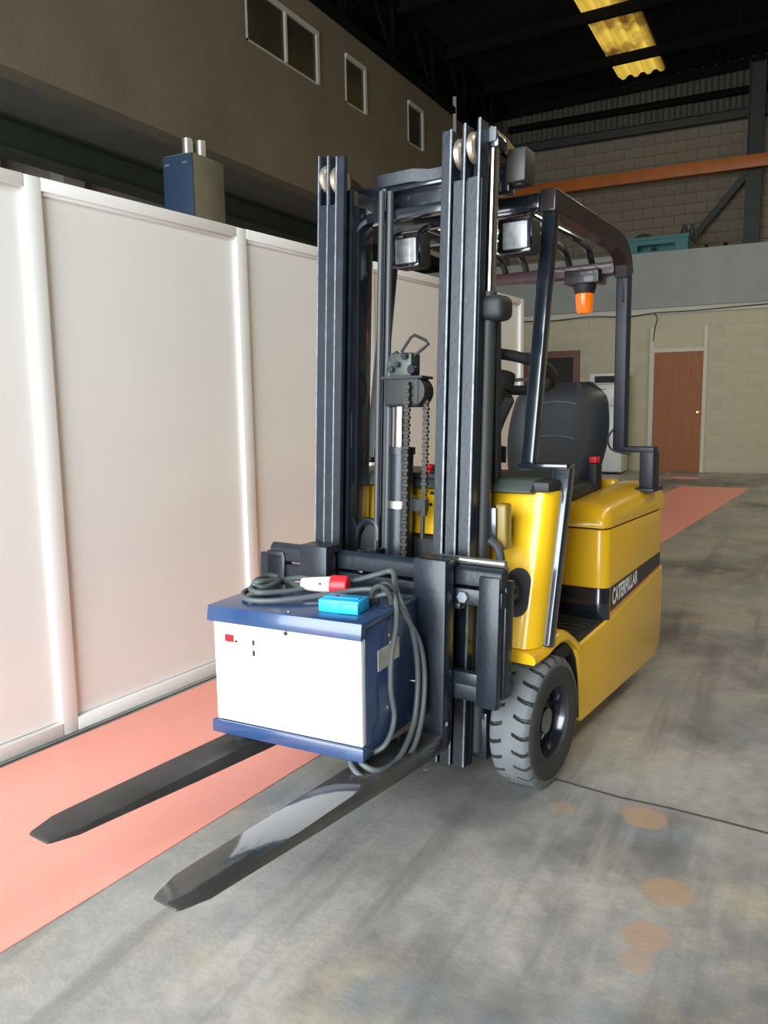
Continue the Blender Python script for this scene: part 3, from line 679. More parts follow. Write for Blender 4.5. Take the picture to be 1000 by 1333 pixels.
# ---- overhead guard
XG = 0.325
for s in (1, -1):
    # lower, outboard front pillar (leans back)
    pl = MB().bar((s * 0.448, 0.030, 0.475), (s * 0.448, 0.180, 1.045), 0.042, 0.064, (1, 0, 0))
    fpart(pl, 'guard_pillar', black, 0.008, 3)
    fpart(MB().box(s * 0.30, s * 0.474, 0.140, 0.21, 1.040, 1.058), 'pillar_step', black, 0.006)
    fpart(MB().bar((s * XG, 0.175, 1.05), (s * XG, 0.335, 1.905), 0.042, 0.050, (1, 0, 0)), 'guard_pillar', black, 0.008, 3)
    # side rail of the roof, curving down into the rear post
    pts = [(0.285, 1.935), (0.6, 1.916), (0.95, 1.896)]
    rail = MB(); 
    path = [(0.300, 1.930), (0.60, 1.912), (0.93, 1.894)] + [(0.985 + 0.0, 1.884), (1.03, 1.862), (1.065, 1.825), (1.085, 1.77)]
    vs, fs = [], []
    for i, (y, z) in enumerate(path):
        a = path[max(0, i - 1)]; c_ = path[min(len(path) - 1, i + 1)]; d_ = Vector((c_[0] - a[0], c_[1] - a[1])).normalized(); nn = Vector((-d_.y, d_.x)) * 0.037
        for xx, sg in ((s * (XG - 0.028), 1), (s * (XG + 0.028), 1), (s * (XG + 0.028), -1), (s * (XG - 0.028), -1)): vs.append((xx, y + nn.x * sg, z + nn.y * sg))
    for i in range(len(path) - 1):
        for k in range(4): fs.append((i * 4 + k, i * 4 + (k + 1) % 4, (i + 1) * 4 + (k + 1) % 4, (i + 1) * 4 + k))
    rail.add(vs, fs + [(0, 1, 2, 3), tuple(range(len(path) * 4 - 1, len(path) * 4 - 5, -1))])
    fpart(rail, 'guard_rail', guard_dark, 0.004, 2, label='dark brown roof rail of the overhead guard', sharp=22)
    fpart(MB().bar((s * XG, 1.085, 1.78), (s * XG, 1.085, 1.05), 0.052, 0.054, (0, 1, 0)), 'rear_post', post_navy, 0.008, 3)
    fpart(MB().box(s * 0.30, s * 0.475, 1.06, 1.125, 1.038, 1.062), 'post_step', post_navy, 0.006)
    fpart(MB().box(s * 0.415, s * 0.475, 1.06, 1.15, 0.885, 1.045), 'post_foot', post_navy, 0.008)
    fpart(MB().box(s * 0.40, s * 0.485, 1.035, 1.175, 0.875, 0.890), 'foot_flange', post_navy, 0.004)
    bw = MB().cyl((s * (XG + 0.027), 1.085, 1.40), (s * (XG + 0.0295), 1.085, 1.40), 0.008, 12)
    fpart(bw, 'bolt_hole', matte_black)
fpart(MB().box(-0.30, 0.30, 0.285, 0.335, 1.895, 1.955), 'guard_front_bar', black, 0.006)
fpart(MB().box(-0.30, 0.30, 0.31, 0.345, 1.84, 1.87), 'guard_light_bar', black, 0.005)
fpart(MB().box(-0.30, 0.30, 1.025, 1.085, 1.775, 1.825), 'guard_rear_bar', maroon, 0.006)
for x in (-0.20, -0.10, 0.0, 0.10, 0.20):
    p = spline([(x, 0.30, 1.925), (x, 0.60, 1.912), (x, 0.85, 1.902), (x, 0.98, 1.885), (x, 1.035, 1.84), (x, 1.05, 1.81)], 5)
    fpart(MB().tube(p, 0.0135, 10), 'roof_bar', black)
# work lights under the front bar
for i, xc in enumerate((0.288, -0.135)):
    wl_ = fpart(MB().box(xc - 0.058, xc + 0.058, 0.135, 0.215, 1.735, 1.850), 'work_light', matte_black, 0.016, 3)
    fpart(MB().box(xc - 0.044, xc + 0.044, 0.128, 0.138, 1.750, 1.836), 'light_lens', glass_lens, 0.006, 2, parent=wl_)
    fr_ = MB()
    for (x0, x1, z0, z1) in ((-.055, .055, 1.838, 1.848), (-.055, .055, 1.738, 1.748), (-.055, -.045, 1.748, 1.838), (.045, .055, 1.748, 1.838)): fr_.box(xc + x0, xc + x1, 0.126, 0.140, z0, z1)
    fpart(fr_, 'light_rim', black, 0.002, 1, parent=wl_)
    fpart(MB().bar((xc, 0.20, 1.85), (xc, 0.28, 1.90), 0.03, 0.014), 'light_bracket', black, 0.003, parent=wl_)
# beacon
bpl = fpart(MB().box(0.100, 0.250, 0.985, 1.09, 1.742, 1.800), 'beacon_plate', guard_dark, 0.006)
bcn = fpart(MB().lathe([(0.0, 0), (0.046, 0), (0.048, -0.012), (0.040, -0.036), (0.0, -0.036)], (0.175, 1.03, 1.742), 'z', 28), 'beacon_base', matte_black)
fpart(MB().lathe([(0.034, -0.034), (0.038, -0.040), (0.034, -0.105), (0.028, -0.118), (0.0, -0.120)], (0.175, 1.03, 1.742), 'z', 28), 'beacon_lens', amber, parent=bcn, label='orange flashing beacon lens')
fpart(MB().tube(spline([(0.245, 1.04, 1.755), (0.29, 1.05, 1.775), (0.325, 1.06, 1.74), (0.33, 1.05, 1.66)], 6), 0.005, 6), 'beacon_wire', hose_mat)
fpart(MB().tube(spline([(0.31, 1.05, 1.14), (0.285, 1.045, 1.10), (0.30, 1.05, 1.05), (0.38, 1.05, 1.03)], 6), 0.005, 6), 'post_wire', hose_mat)

# ---- wheels
def tire(xi, xo, rad, name='front_tire'):
    mb = MB(); NA, NW = 24 * 20, 40; W = xo - xi; vs, fs, mi = [], [], []
    xmid = (xi + xo) / 2; sgn = 1
    for j in range(NW + 1):
        wv = -1 + 2 * j / NW
        for i in range(NA):
            t = i / NA * 24; r = rad - 0.004 * abs(wv) ** 2 - 0.016 * max(0, (abs(wv) - 0.75) / 0.25) ** 2
            aw = abs(wv); groove = False
            if aw > 0.30:
                k = (aw - 0.30) / 0.70
                off = (0.5 if wv > 0 else 0.0) + 0.38 * k * (1 - 0.75 * k)
                ph = (t - off) % 1.0; wd = 0.06 + 0.055 * k
                if ph < wd * 2: groove = True
            if groove: r -= 0.014
            an = 2 * math.pi * i / NA
            vs.append((xmid + W / 2 * wv, r * math.cos(an), r * math.sin(an)))
            mi.append(groove)
    for j in range(NW):
        for i in range(NA):
            i2 = (i + 1) % NA; ids = (j * NA + i, j * NA + i2, (j + 1) * NA + i2, (j + 1) * NA + i)
            g = sum(mi[q] for q in ids)
            mb.add([], [], 0)
            fs.append((ids, 1 if g >= 1 else 0))
    k0 = len(mb.v); mb.v += vs
    for ids, m_ in fs: mb.f.append(tuple(k0 + q for q in ids)); mb.m.append(m_); mb.sm.append(False)
    # sidewalls
    for xs_, sg in ((xo, 1), (xi, -1)):
        mb.lathe([(rad - 0.030, sg * 0.0), (rad - 0.034, sg * 0.003), (rad - 0.070, sg * 0.006), (rad - 0.078, sg * 0.002), (rad - 0.098, sg * 0.001), (rad - 0.102, -sg * 0.02)], (xs_, 0, 0), 'x', 56, 1)
        mb.lathe([(rad - 0.034, -sg * 0.0005), (rad - 0.018, -sg * 0.0005)], (xs_, 0, 0), 'x', 56, 0)
    return mb
YWH = 0.052
def wheel(s):
    xo, xi = s * 0.480, s * 0.345
    t = tire(min(xi, xo), max(xi, xo), 0.217).build('front_tire', [tread, rubber], fk, xf=Matrix.Translation((0, YWH, 0.217)))
    c = (s * 0.024, YWH, 0.217)
    rm = MB().lathe([(0.122, s * 0.448), (0.118, s * 0.448), (0.110, s * 0.43), (0.106, s * 0.395), (0.075, s * 0.385), (0.070, s * 0.41), (0.045, s * 0.415), (0.042, s * 0.43), (0, s * 0.432)], c, 'x', 40)
    rim = fpart(rm, 'rim', black, parent=t)
    for k in range(5):
        a = 2 * math.pi * k / 5 + 0.3; nt_ = MB().cyl((s * 0.41, YWH + 0.088 * math.cos(a), 0.217 + 0.088 * math.sin(a)), (s * 0.43, YWH + 0.088 * math.cos(a), 0.217 + 0.088 * math.sin(a)), 0.011, 6)
        fpart(nt_, 'wheel_nut', matte_black, parent=t)
for s in (1, -1): wheel(s)
rw = MB().lathe([(0.0, -0.14), (0.10, -0.14), (0.13, -0.13), (0.14, -0.08), (0.14, 0.08), (0.13, 0.13), (0.10, 0.14), (0.0, 0.14)], (0, 1.05, 0.14), 'x', 32)
fpart(rw, 'rear_wheel', rubber)
fpart(MB().box(-0.08, 0.08, 0.99, 1.11, 0.06, 0.13), 'steer_axle', matte_black)

# ---- mast (built upright, then tilted back)
HM = 2.076
def XS(s, x): return s * x - (0.033 if s > 0 else 0.052)
def channel(s, x0, x1, yb, top, notch, name):
    """one mast rail: front flange, web on the outer side, rear flange"""
    mb = MB()
    mb.box(XS(s, x0), XS(s, x1), yb, yb + 0.020, 0.085, notch)
    if notch < top: mb.box(XS(s, x1 - 0.011), XS(s, x1), yb, yb + 0.055, notch, top)
    mb.box(XS(s, x1 - 0.012), XS(s, x1), yb + 0.020, yb + 0.042, 0.085, notch)
    mb.box(XS(s, x0), XS(s, x1), yb + 0.042, yb + 0.058, 0.085, top - 0.10)
    o = fpart(mb, name, rail_black, 0.002, 1, mast=True)
    # edge where the paint is rubbed to bare metal
    fpart(MB().box(XS(s, x1 - 0.004), XS(s, x1 + 0.0012), yb - 0.0012, yb + 0.004, 0.09, top), 'rubbed_edge', rail_edge, mast=True, parent=o)
    return o
for s in (1, -1):
    channel(s, 0.180, 0.214, -0.205, HM, HM, 'inner_mast_rail')
    channel(s, 0.219, 0.258, -0.197, HM + 0.012, 1.925, 'middle_mast_rail')
    channel(s, 0.263, 0.304, -0.189, HM + 0.022, 1.930, 'outer_mast_rail')
    for x, z in ((0.2305, 2.010), (0.2765, 2.022)):
        rl = MB().lathe([(0.0, -0.014), (0.040, -0.014), (0.047, -0.008), (0.047, 0.008), (0.040, 0.014), (0.0, 0.014)], (XS(s, x), -0.160, z), 'x', 28)
        fpart(rl, 'mast_roller', brass, mast=True)
    fpart(MB().box(XS(s, 0.180), XS(s, 0.194), -0.146, -0.035, 0.10, 1.93), 'mast_web', black, 0.003, mast=True)
    # side lift cylinder
    cy_ = MB().cyl((XS(s, 0.302), -0.100, 0.12), (XS(s, 0.302), -0.100, 1.60), 0.0245, 24)
    co = fpart(cy_, 'side_lift_cylinder', M('dull_grey_black', (0.035, 0.036, 0.036), 0.55, var=0.3), mast=True)
    fpart(MB().cyl((XS(s, 0.304), -0.100, 1.60), (XS(s, 0.304), -0.100, 2.035), 0.0185, 20), 'cylinder_rod', chrome, mast=True, parent=co, label='bright chrome cylinder rod')
    fpart(MB().box(XS(s, 0.278), XS(s, 0.332), -0.126, -0.06, 2.03, 2.066), 'rod_clamp', black, 0.005, mast=True, parent=co)
    fpart(MB().box(XS(s, 0.292), XS(s, 0.326), -0.132, -0.126, 2.045, 2.085), 'clamp_plate', rail_edge, mast=True, parent=co)
    # cheek bracket tying the mast top backwards
    fpart(MB().prism([(-0.13, 2.09), (-0.04, 2.085), (0.06, 2.062), (0.075, 2.06), (0.075, 2.03), (0.06, 2.03), (-0.13, 2.05)], 'x', XS(s, 0.305), XS(s, 0.313)), 'top_gusset', M('ochre_lit_steel', (0.30, 0.20, 0.07), 0.6) if s > 0 else rail_black, mast=True)  # near gusset only: warm light on its top put into an ochre colour
# top cross tie of the mast with its cranked front plate
tie = MB().box(-0.33, 0.275, 0.0, 0.055, 1.93, 2.03)
fpart(tie, 'top_tie', black, 0.006, mast=True)
fpart(MB().box(0.272, 0.340, -0.02, 0.06, 1.95, 2.055), 'tie_lug', M('brown_grey_paint', (0.028, 0.025, 0.022), 0.5), 0.008, mast=True)
fpart(MB().cyl((0.306, 0.02, 1.945), (0.306, 0.02, 1.952), 0.022, 20), 'lug_hole', matte_black, mast=True)
ck = MB().prism([(-0.205, -0.055), (-0.06, -0.055), (-0.01, -0.02), (0.075, -0.02), (0.075, -0.008), (-0.015, -0.008), (-0.065, -0.043), (-0.205, -0.043)], 'z', 2.0, 2.045)
fpart(ck, 'cranked_plate', rail_black, 0.002, 1, mast=True)
fpart(MB().box(-0.205, 0.10, -0.043, 0.01, 1.985, 2.0), 'tie_shelf', black, 0.003, mast=True)
# middle and lower cross members
for z0, z1 in ((1.88, 1.915), (0.16, 0.30), (0.60, 0.67)): fpart(MB().box(-0.25, 0.25, -0.075, -0.03, z0, z1), 'mast_crossmember', black, 0.006, mast=True)
for s in (1, -1):
    fpart(MB().cyl((s * 0.19, -0.03, 0.55), (s * 0.17, 0.12, 0.62), 0.032, 20), 'tilt_cylinder', black, mast=False)
    fpart(MB().box(s * 0.255, s * 0.31, -0.10, -0.02, 0.10, 0.26), 'mast_foot', black, 0.006)
# centre free-lift cylinder with sheave block and chains
XL = -0.052; YL = -0.095
lc = fpart(MB().cyl((XL, YL, 0.15), (XL, YL, 1.085), 0.040, 24).cyl((XL, YL, 1.085), (XL, YL, 1.11), 0.046, 24), 'lift_cylinder', rail_black, mast=True)
fpart(MB().cyl((XL - 0.004, YL, 1.11), (XL - 0.004, YL, 1.30), 0.024, 24), 'lift_rod', chrome, mast=True, parent=lc, label='bright chrome lift rod')
fpart(MB().cyl((XL, YL, 0.90), (XL, YL, 0.925), 0.044, 24), 'cylinder_band', steel, mast=True, parent=lc)
hb = fpart(MB().box(XL - 0.055, XL + 0.085, YL - 0.035, YL + 0.035, 1.245, 1.345), 'sheave_block', matte_black, 0.012, 3, mast=True)
fpart(MB().cyl((XL + 0.055, YL - 0.03, 1.295), (XL + 0.055, YL + 0.03, 1.295), 0.050, 28), 'chain_sheave', matte_black, 0.004, parent=hb, mast=True)
fpart(MB().box(XL - 0.04, XL + 0.05, YL - 0.03, YL + 0.03, 1.345, 1.425), 'valve_block', dash_mat, 0.008, parent=hb, mast=True)
vb = MB()
for x, z, r_ in ((0.028, 1.412, 0.012), (0.0, 1.385, 0.010), (0.058, 1.367, 0.016), (-0.025, 1.37, 0.012)): vb.cyl((XL + x, YL - 0.028, z), (XL + x, YL - 0.045, z), r_, 12)
fpart(vb, 'valve_fitting', black, 0.002, 1, parent=hb, mast=True)
fpart(MB().box(XL - 0.065, XL + 0.10, YL - 0.04, YL + 0.03, 1.338, 1.346), 'block_flange', matte_black, parent=hb, mast=True)
loop = [(XL - 0.01, YL, 1.43), (XL + 0.02, YL + 0.01, 1.478), (XL + 0.035, YL + 0.01, 1.486), (XL + 0.085, YL, 1.465), (XL + 0.098, YL, 1.452), (XL + 0.085, YL - 0.01, 1.438), (XL + 0.05, YL - 0.01, 1.415)]
fpart(MB().tube(loop, 0.0052, 8), 'wire_loop', matte_black, parent=hb, mast=True)
def chain(x, z0, z1, nm='lift_chain', y=YL - 0.02):
    mb = MB(); n = int((z1 - z0) / 0.0125)
    for k in range(n):
        z = z0 + k * 0.0125; wv = 0.011 if k % 2 else 0.0075
        mb.box(x - wv, x + wv, y - 0.006, y + 0.006, z, z + 0.0105)
    return fpart(mb, nm, chain_mat, mast=True)
chain(XL + 0.050, 0.74, 1.33, y=YL - 0.048)
chain(XL + 0.094, 0.92, 1.28, y=YL)
fpart(MB().cyl((XL + 0.09, YL, 0.80), (XL + 0.09, YL, 0.93), 0.008, 10).box(XL + 0.045, XL + 0.105, YL - 0.012, YL + 0.012, 0.895, 0.935).cyl((XL + 0.09, YL, 0.88), (XL + 0.09, YL, 0.905), 0.015, 6), 'chain_anchor', matte_black, mast=True)
# hydraulic hoses running up the mast
for x, y_, zt in ((-0.150, -0.10, 1.97), (-0.125, -0.085, 1.97)):
    fpart(MB().tube([(x, y_, 0.70), (x, y_, 1.2), (x, y_, 1.6), (x, y_, zt)], 0.0115, 10), 'hydraulic_hose', hose_mat, mast=True)
fpart(MB().tube(spline([(-0.105, -0.10, 0.72), (-0.105, -0.10, 1.15), (-0.105, -0.10, 1.33), (-0.095, -0.105, 1.40), (-0.07, -0.10, 1.425)], 6), 0.013, 10), 'hydraulic_hose', hose_mat, mast=True)
fpart(MB().tube(spline([(-0.10, -0.06, 1.26), (-0.085, -0.05, 1.20), (-0.085, -0.05, 1.15), (-0.10, -0.06, 1.10)], 6), 0.008, 8), 'hydraulic_hose', hose_mat, mast=True)
fpart(MB().tube([(-0.17, -0.05, 0.70), (-0.17, -0.05, 1.97)], 0.016, 10).cyl((-0.17, -0.05, 1.97), (-0.17, -0.05, 1.99), 0.02, 12), 'guide_tube', rail_black, mast=True)
# curved hose guard on the far side
hg = MB().tube(spline([(-0.24, -0.10, 0.70), (-0.235, -0.10, 0.80), (-0.20, -0.10, 0.845), (-0.15, -0.10, 0.835), (-0.145, -0.10, 0.78)], 6), 0.012, 8)
fpart(hg, 'hose_guard', rail_black, mast=True)
fpart(MB().prism([(-0.235, 0.70), (-0.23, 0.79), (-0.20, 0.835), (-0.16, 0.83), (-0.15, 0.70)], 'y', -0.085, -0.075), 'hose_cover', matte_black, mast=True)
# rounded control box behind the near rail with its stalk
fpart(MB().box(0.222, 0.335, -0.052, 0.040, 1.512, 1.590), 'lamp_housing', matte_black, 0.025, 4, label='rounded black box on a stalk behind the mast')
fpart(MB().bar((0.262, 0.055, 0.99), (0.272, 0.03, 1.53), 0.028, 0.030), 'stalk', matte_black, 0.004)
# clear plastic box and hose by the near rail
fpart(MB().box(0.305, 0.335, -0.085, -0.02, 0.82, 0.935), 'lamp_bracket', black, 0.008)
fpart(MB().box(0.325, 0.365, -0.075, -0.03, 0.80, 0.945), 'bracket_cover', M('smoked_plastic', (0.22, 0.15, 0.03), 0.4), 0.01, 3)
fpart(MB().tube(spline([(0.32, -0.09, 0.83), (0.35, -0.10, 0.81), (0.365, -0.11, 0.77), (0.36, -0.12, 0.72)], 6), 0.014, 10), 'hydraulic_hose', hose_mat)
fpart(MB().cyl((0.27, -0.14, 0.755), (0.36, -0.14, 0.755), 0.028, 20).cyl((0.36, -0.14, 0.755), (0.385, -0.14, 0.755), 0.018, 14), 'side_shift_cylinder', black, 0.003)
fpart(MB().cyl((0.385, -0.145, 0.752), (0.405, -0.145, 0.752), 0.014, 6), 'hose_fitting', steel)

# ---- carriage
CX0, CX1 = -0.525, 0.436
top_bar = MB().prism([(-0.285, 0.700), (-0.285, 0.745), (-0.272, 0.762), (-0.255, 0.762), (-0.240, 0.745), (-0.240, 0.700)], 'x', CX0 + 0.04, CX1)
fpart(top_bar, 'carriage_bar', rail_black, 0.003, 1, mast=True)
fpart(MB().box(CX0, CX1, -0.282, -0.245, 0.640, 0.690), 'carriage_bar', rail_black, 0.004, mast=True)
bl_ = MB().box(CX0, CX1 - 0.01, -0.282, -0.245, 0.345, 0.410)
fpart(bl_, 'carriage_bar', rail_black, 0.005, mast=True)
fpart(MB().box(CX0, CX0 + 0.115, -0.292, -0.250, 0.625, 0.725), 'carriage_end', rail_black, 0.004, mast=True)
for x0, x1 in ((0.362, 0.432), (CX0 + 0.03, CX0 + 0.11)):
    fpart(MB().box(x0, x1, -0.292, -0.255, 0.335, 0.735), 'carriage_upright', rail_black, 0.006, mast=True)
for x in (0.395,):
    fpart(MB().box(x + 0.022, x + 0.042, -0.254, -0.20, 0.36, 0.72), 'carriage_cheek', rail_black, 0.005, mast=True)
fpart(MB().cyl((0.20, -0.27, 0.775), (0.44, -0.27, 0.775), 0.011, 14), 'side_shift_rod', steel, mast=True)
for s in (1, -1):
    fpart(MB().box(s * 0.10, s * 0.145, -0.245, -0.10, 0.33, 0.76), 'carriage_plate', black, 0.006, mast=True)
nt_ = MB()
for x in (0.31,): nt_.cyl((x, -0.283, 0.665), (x, -0.297, 0.665), 0.018, 6)
for x in (-0.10, 0.05): nt_.cyl((x, -0.283, 0.668), (x, -0.292, 0.668), 0.009, 6)
fpart(nt_, 'carriage_bolt', rail_edge, mast=True)
for x0, x1, z0, z1 in ((0.265, 0.372, 0.395, 0.435), (0.265, 0.30, 0.625, 0.645)): fpart(MB().box(x0, x1, -0.290, -0.255, z0, z1), 'carriage_stop', rail_black, 0.004, mast=True)
# ---- forks (level)
ZF = 0.265
def fork(x0, x1, fmat):
    mb = MB(); xm = (x0 + x1) / 2; hw_ = (x1 - x0) / 2
    # blade: sections along y from heel to tip (y, top z, bottom z, half width)
    sec = [(-0.335, ZF, ZF - 0.052, hw_), (-0.60, ZF, ZF - 0.048, hw_), (-0.90, ZF, ZF - 0.036, hw_), (-1.22, ZF - 0.001, ZF - 0.020, hw_), (-1.27, ZF - 0.002, ZF - 0.018, hw_), (-1.335, ZF - 0.005, ZF - 0.015, hw_ * 0.70), (-1.345, ZF - 0.007, ZF - 0.013, hw_ * 0.62)]
    vs, fs = [], []
    for y, zt, zb, h_ in sec: vs += [(xm - h_, y, zb), (xm + h_, y, zb), (xm + h_, y, zt), (xm - h_, y, zt)]
    for i in range(len(sec) - 1):
        for k in range(4): fs.append((i * 4 + k, i * 4 + (k + 1) % 4, (i + 1) * 4 + (k + 1) % 4, (i + 1) * 4 + k))
    n4 = (len(sec) - 1) * 4
    mb.add(vs, fs + [(3, 2, 1, 0), (n4, n4 + 1, n4 + 2, n4 + 3)])
    o = fpart(mb, 'fork', fmat, 0.004, 2)
    sh = MB().prism([(-0.336, ZF - 0.052), (-0.30, ZF - 0.052), (-0.282, ZF - 0.03), (-0.275, 0.40), (-0.262, 0.735), (-0.262, 0.798), (-0.312, 0.798), (-0.330, 0.40), (-0.336, ZF + 0.02)], 'x', x0, x1)
    fpart(sh, 'fork_shank', rail_black, 0.004, 2, parent=o)
    fpart(MB().box(x0, x1, -0.262, -0.225, 0.772, 0.798), 'fork_hook', rail_black, 0.003, 1, parent=o)
    return o
fork(0.172, 0.286, fork_mat); fork(-0.283, -0.168, fork_dull)
fpart(MB().cyl((0.288, -0.325, 0.30), (0.294, -0.325, 0.30), 0.008, 10), 'fork_pin', chrome)

# ================================================================== THE BATTERY CHARGER
# position in the truck frame, turned 7.5 degrees from it
ZC = ZF + 0.034
cs, sn = math.cos(TA), math.sin(TA)
def t2w(x, y, z=0.0): return Vector((-1.14931 + x * cs - y * sn, 2.51106 + x * sn + y * cs, z))
ch = empty('battery_charger', t2w(-0.272, -0.732, ZF), TA + R(7.5))
tag(ch, 'blue battery charger with white front panel and grey cables resting on the forks', 'battery charger')
CW, CD, CH = 0.512, 0.345, 0.386
def cpart(mb, name, mat, bevel=0.0, seg=2, label=None, parent=None, sharp=35):
    return mb.build(name, mat, parent or ch, bevel=bevel, seg=seg, label=label, sharp=sharp)
z0 = 0.034
cpart(MB().box(0.006, CW - 0.002, 0.022, CD, z0 + 0.004, z0 + CH - 0.02), 'case', blue_paint, 0.003)
cpart(MB().prism([(-0.012, z0 + CH - 0.046), (-0.004, z0 + CH), (CD + 0.004, z0 + CH), (CD + 0.004, z0 + CH - 0.020), (0.022, z0 + CH - 0.020), (0.016, z0 + CH - 0.046)], 'x', -0.004, CW + 0.004), 'top_cover', blue_paint, 0.003)
cpart(MB().prism([(-0.012, z0), (0.05, z0), (0.05, z0 + 0.012), (0.016, z0 + 0.036), (-0.010, z0 + 0.038)], 'x', 0, CW + 0.004), 'base_tray', blue_paint, 0.003)
fp = cpart(MB().box(0.012, CW - 0.004, 0.002, 0.0225, z0 + 0.039, z0 + CH - 0.046), 'front_panel', white_panel, 0.002, label='white front panel')
cpart(MB().box(0.052, 0.084, 0.0, 0.004, z0 + 0.281, z0 + 0.303), 'display', led_red, parent=fp, label='small red digital display')
for zz in (0.288, 0.257): cpart(MB().box(0.150, 0.158, 0.0, 0.004, z0 + zz - 0.008, z0 + zz + 0.008), 'indicator', matte_black, parent=fp)
cpart(MB().cyl((0.093, 0.003, z0 + 0.285), (0.093, -0.002, z0 + 0.285), 0.004, 10), 'button', matte_black, parent=fp)
cpart(MB().cyl((0.268, 0.003, z0 + 0.330), (0.268, -0.002, z0 + 0.330), 0.006, 10), 'lock', matte_black, parent=fp)
cpart(MB().box(0.055, 0.075, 0.001, 0.003, z0 + 0.312, z0 + 0.3145), 'print', M('pink_print', (0.6, 0.35, 0.35), 0.5), parent=fp)
cpart(MB().box(CW - 0.003, CW + 0.0005, 0.092, 0.162, z0 + 0.225, z0 + 0.285), 'rating_label', label_mat, label='pale rating label on the side')
cpart(MB().box(CW - 0.003, CW + 0.0005, 0.166, 0.222, z0 + 0.232, z0 + 0.292), 'rating_label', label_mat, label='pale rating label on the side')
for (y, z) in ((0.163, 0.312), (0.335, 0.25), (0.335, 0.12)): cpart(MB().cyl((CW - 0.003, y, z0 + z), (CW + 0.001, y, z0 + z), 0.005, 10), 'screw', steel)
cpart(MB().cyl((0.262, 0.028, z0 + CH), (0.262, 0.028, z0 + CH + 0.002), 0.006, 10), 'screw', steel)
for x, y in ((0.055, 0.06), (0.46, 0.06), (0.055, 0.31), (0.42, 0.31)):
    cpart(MB().cyl((x, y, 0.0), (x, y, z0 + 0.005), 0.030, 18, 0.036), 'foot', matte_black, label='round rubber foot')
# cables (charger frame)
zt = z0 + CH + 0.012
# first charging cable: gland at the lower front corner, loop at the side, over the top edge, coil, grey plug
A = [(0.452, 0.035, z0 + 0.008), (0.475, 0.0, z0 - 0.022), (0.53, 0.0, z0 - 0.05), (0.56, 0.09, z0 - 0.055), (0.565, 0.20, z0 - 0.03), (0.562, 0.27, z0 + 0.05), (0.556, 0.30, z0 + 0.16), (0.548, 0.285, z0 + 0.26), (0.532, 0.235, z0 + 0.345), (0.500, 0.215, zt + 0.004), (0.44, 0.235, zt + 0.022), (0.36, 0.22, zt + 0.016), (0.28, 0.155, zt + 0.006), (0.18, 0.075, zt), (0.10, 0.055, zt), (0.035, 0.12, zt), (0.025, 0.22, zt), (0.08, 0.28, zt + 0.004), (0.15, 0.25, zt + 0.002), (0.22, 0.215, zt + 0.01)]
B = [(0.468, 0.050, z0 + 0.008), (0.495, 0.015, z0 - 0.012), (0.54, 0.03, z0 - 0.032), (0.552, 0.13, z0 - 0.035), (0.553, 0.22, z0 + 0.02), (0.548, 0.265, z0 + 0.10), (0.545, 0.275, z0 + 0.20), (0.538, 0.255, z0 + 0.31), (0.515, 0.23, zt - 0.004), (0.475, 0.275, zt + 0.028), (0.43, 0.345, zt + 0.055), (0.385, 0.325, zt + 0.045), (0.30, 0.285, zt + 0.022), (0.20, 0.295, zt + 0.012), (0.12, 0.305, zt + 0.016), (0.055, 0.255, zt + 0.008), (0.045, 0.15, zt + 0.013), (0.11, 0.085, zt + 0.016), (0.17, 0.14, zt + 0.012), (0.205, 0.185, zt + 0.014)]
Cc = [(0.440, 0.06, z0 + 0.006), (0.47, 0.05, z0 - 0.012), (0.535, 0.075, z0 + 0.02), (0.542, 0.125, z0 + 0.08), (0.538, 0.115, z0 + 0.17), (0.536, 0.125, z0 + 0.26), (0.530, 0.17, z0 + 0.345), (0.500, 0.215, zt + 0.016), (0.45, 0.20, zt + 0.012), (0.44, 0.17, zt + 0.01)]
for P_ in (A, B): cpart(MB().tube(spline(P_, 7), 0.0085, 10), 'cable', cable_mat, label='grey charging cable')
cpart(MB().tube(spline(Cc, 7), 0.0075, 10), 'cable', cable_mat, label='thin grey mains cable')
bw_ = MB()
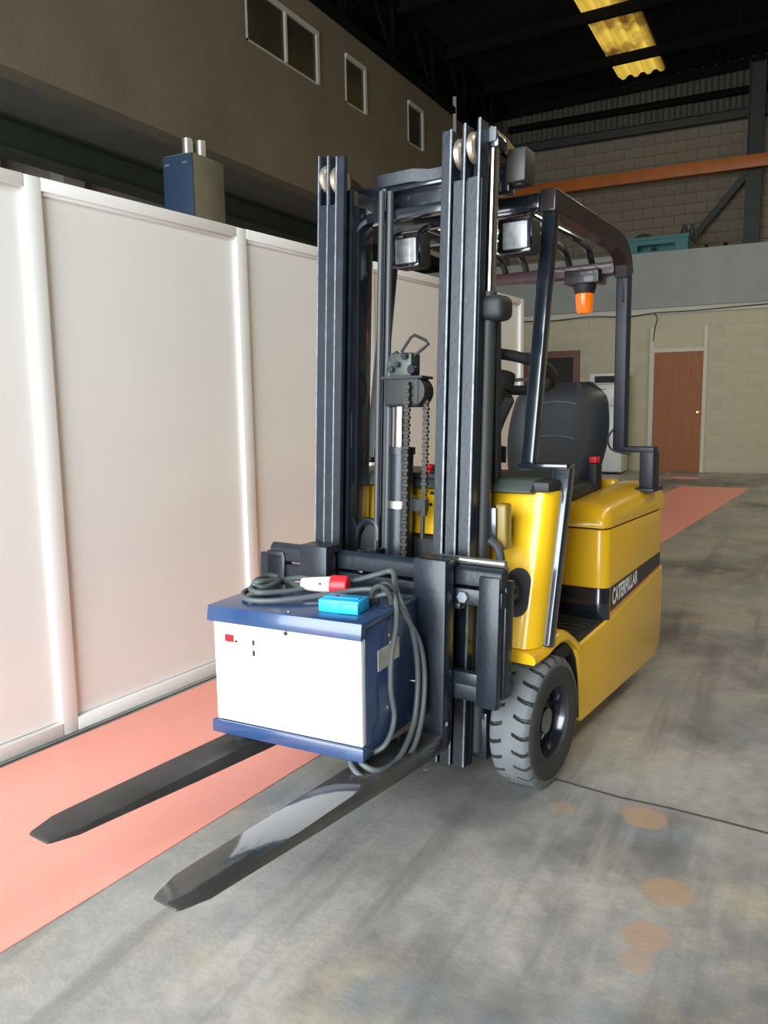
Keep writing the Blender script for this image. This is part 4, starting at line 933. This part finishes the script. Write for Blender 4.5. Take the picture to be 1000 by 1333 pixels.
for k in range(5):
    a0 = 40 * k; bw_.tube(spline([(0.055 + 0.025 * math.cos(R(a0 + 72 * q)) + 0.004 * k, 0.20 + 0.055 * math.sin(R(a0 + 72 * q)), zt + 0.002 + 0.012 * (k % 3) + 0.006 * (q % 2)) for q in range(5)], 5), 0.008, 8)
cpart(bw_, 'cable_coil', cable_mat, label='tangled coil of grey cable')
for y in (0.19, 0.225): cpart(MB().tube(spline([(0.44, y, zt - 0.01), (0.445, y, zt + 0.03), (0.47, y + 0.005, zt + 0.045), (0.495, y + 0.01, zt + 0.02), (0.50, y + 0.012, zt - 0.008)], 5), 0.0085, 8), 'cable', hose_mat)
# blue battery connector
def yawbox(mb_, c, a, name, mat, bev, parent=None, label=None):
    o = cpart(mb_, name, mat, bev, 2, label, parent)
    if parent is None: o.location = c; o.rotation_euler = (0, 0, a)
    return o
bc_ = MB().box(-0.062, 0.062, -0.038, 0.038, 0, 0.036); bc_.box(0.0, 0.062, -0.044, -0.038, 0, 0.030)
bco = yawbox(bc_, (0.398, 0.105, z0 + CH + 0.001), R(6), 'battery_connector', cyan_plastic, 0.003, label='bright blue battery connector')
yawbox(MB().box(-0.055, 0.050, -0.012, 0.014, 0.036, 0.039), None, 0, 'connector_rib', M('darker_blue', (0.01, 0.30, 0.66), 0.45), 0.001, parent=bco)
yawbox(MB().cyl((-0.02, 0.0, 0.039), (-0.02, 0.0, 0.041), 0.005, 10), None, 0, 'connector_hole', matte_black, 0, parent=bco)
# cream and red mains plug
pg = MB().lathe([(0.0, -0.075), (0.017, -0.075), (0.019, -0.068), (0.019, -0.058), (0.021, -0.05), (0.026, 0.02), (0.0, 0.02)], (0, 0, 0.026), 'x', 20)
pgo = yawbox(pg, (0.268, 0.218, z0 + CH + 0.012), R(14), 'mains_plug', cream_plastic, 0, label='cream plug with a red cap')
yawbox(MB().lathe([(0.0, 0.018), (0.028, 0.018), (0.030, 0.024), (0.030, 0.068), (0.026, 0.072), (0.0, 0.072)], (0, 0, 0.026), 'x', 20), None, 0, 'plug_cap', red_plastic, 0, parent=pgo, label='red plug cap')
yawbox(MB().cyl((-0.01, -0.022, 0.033), (-0.01, -0.026, 0.034), 0.004, 10), None, 0, 'plug_screw', matte_black, 0, parent=pgo)
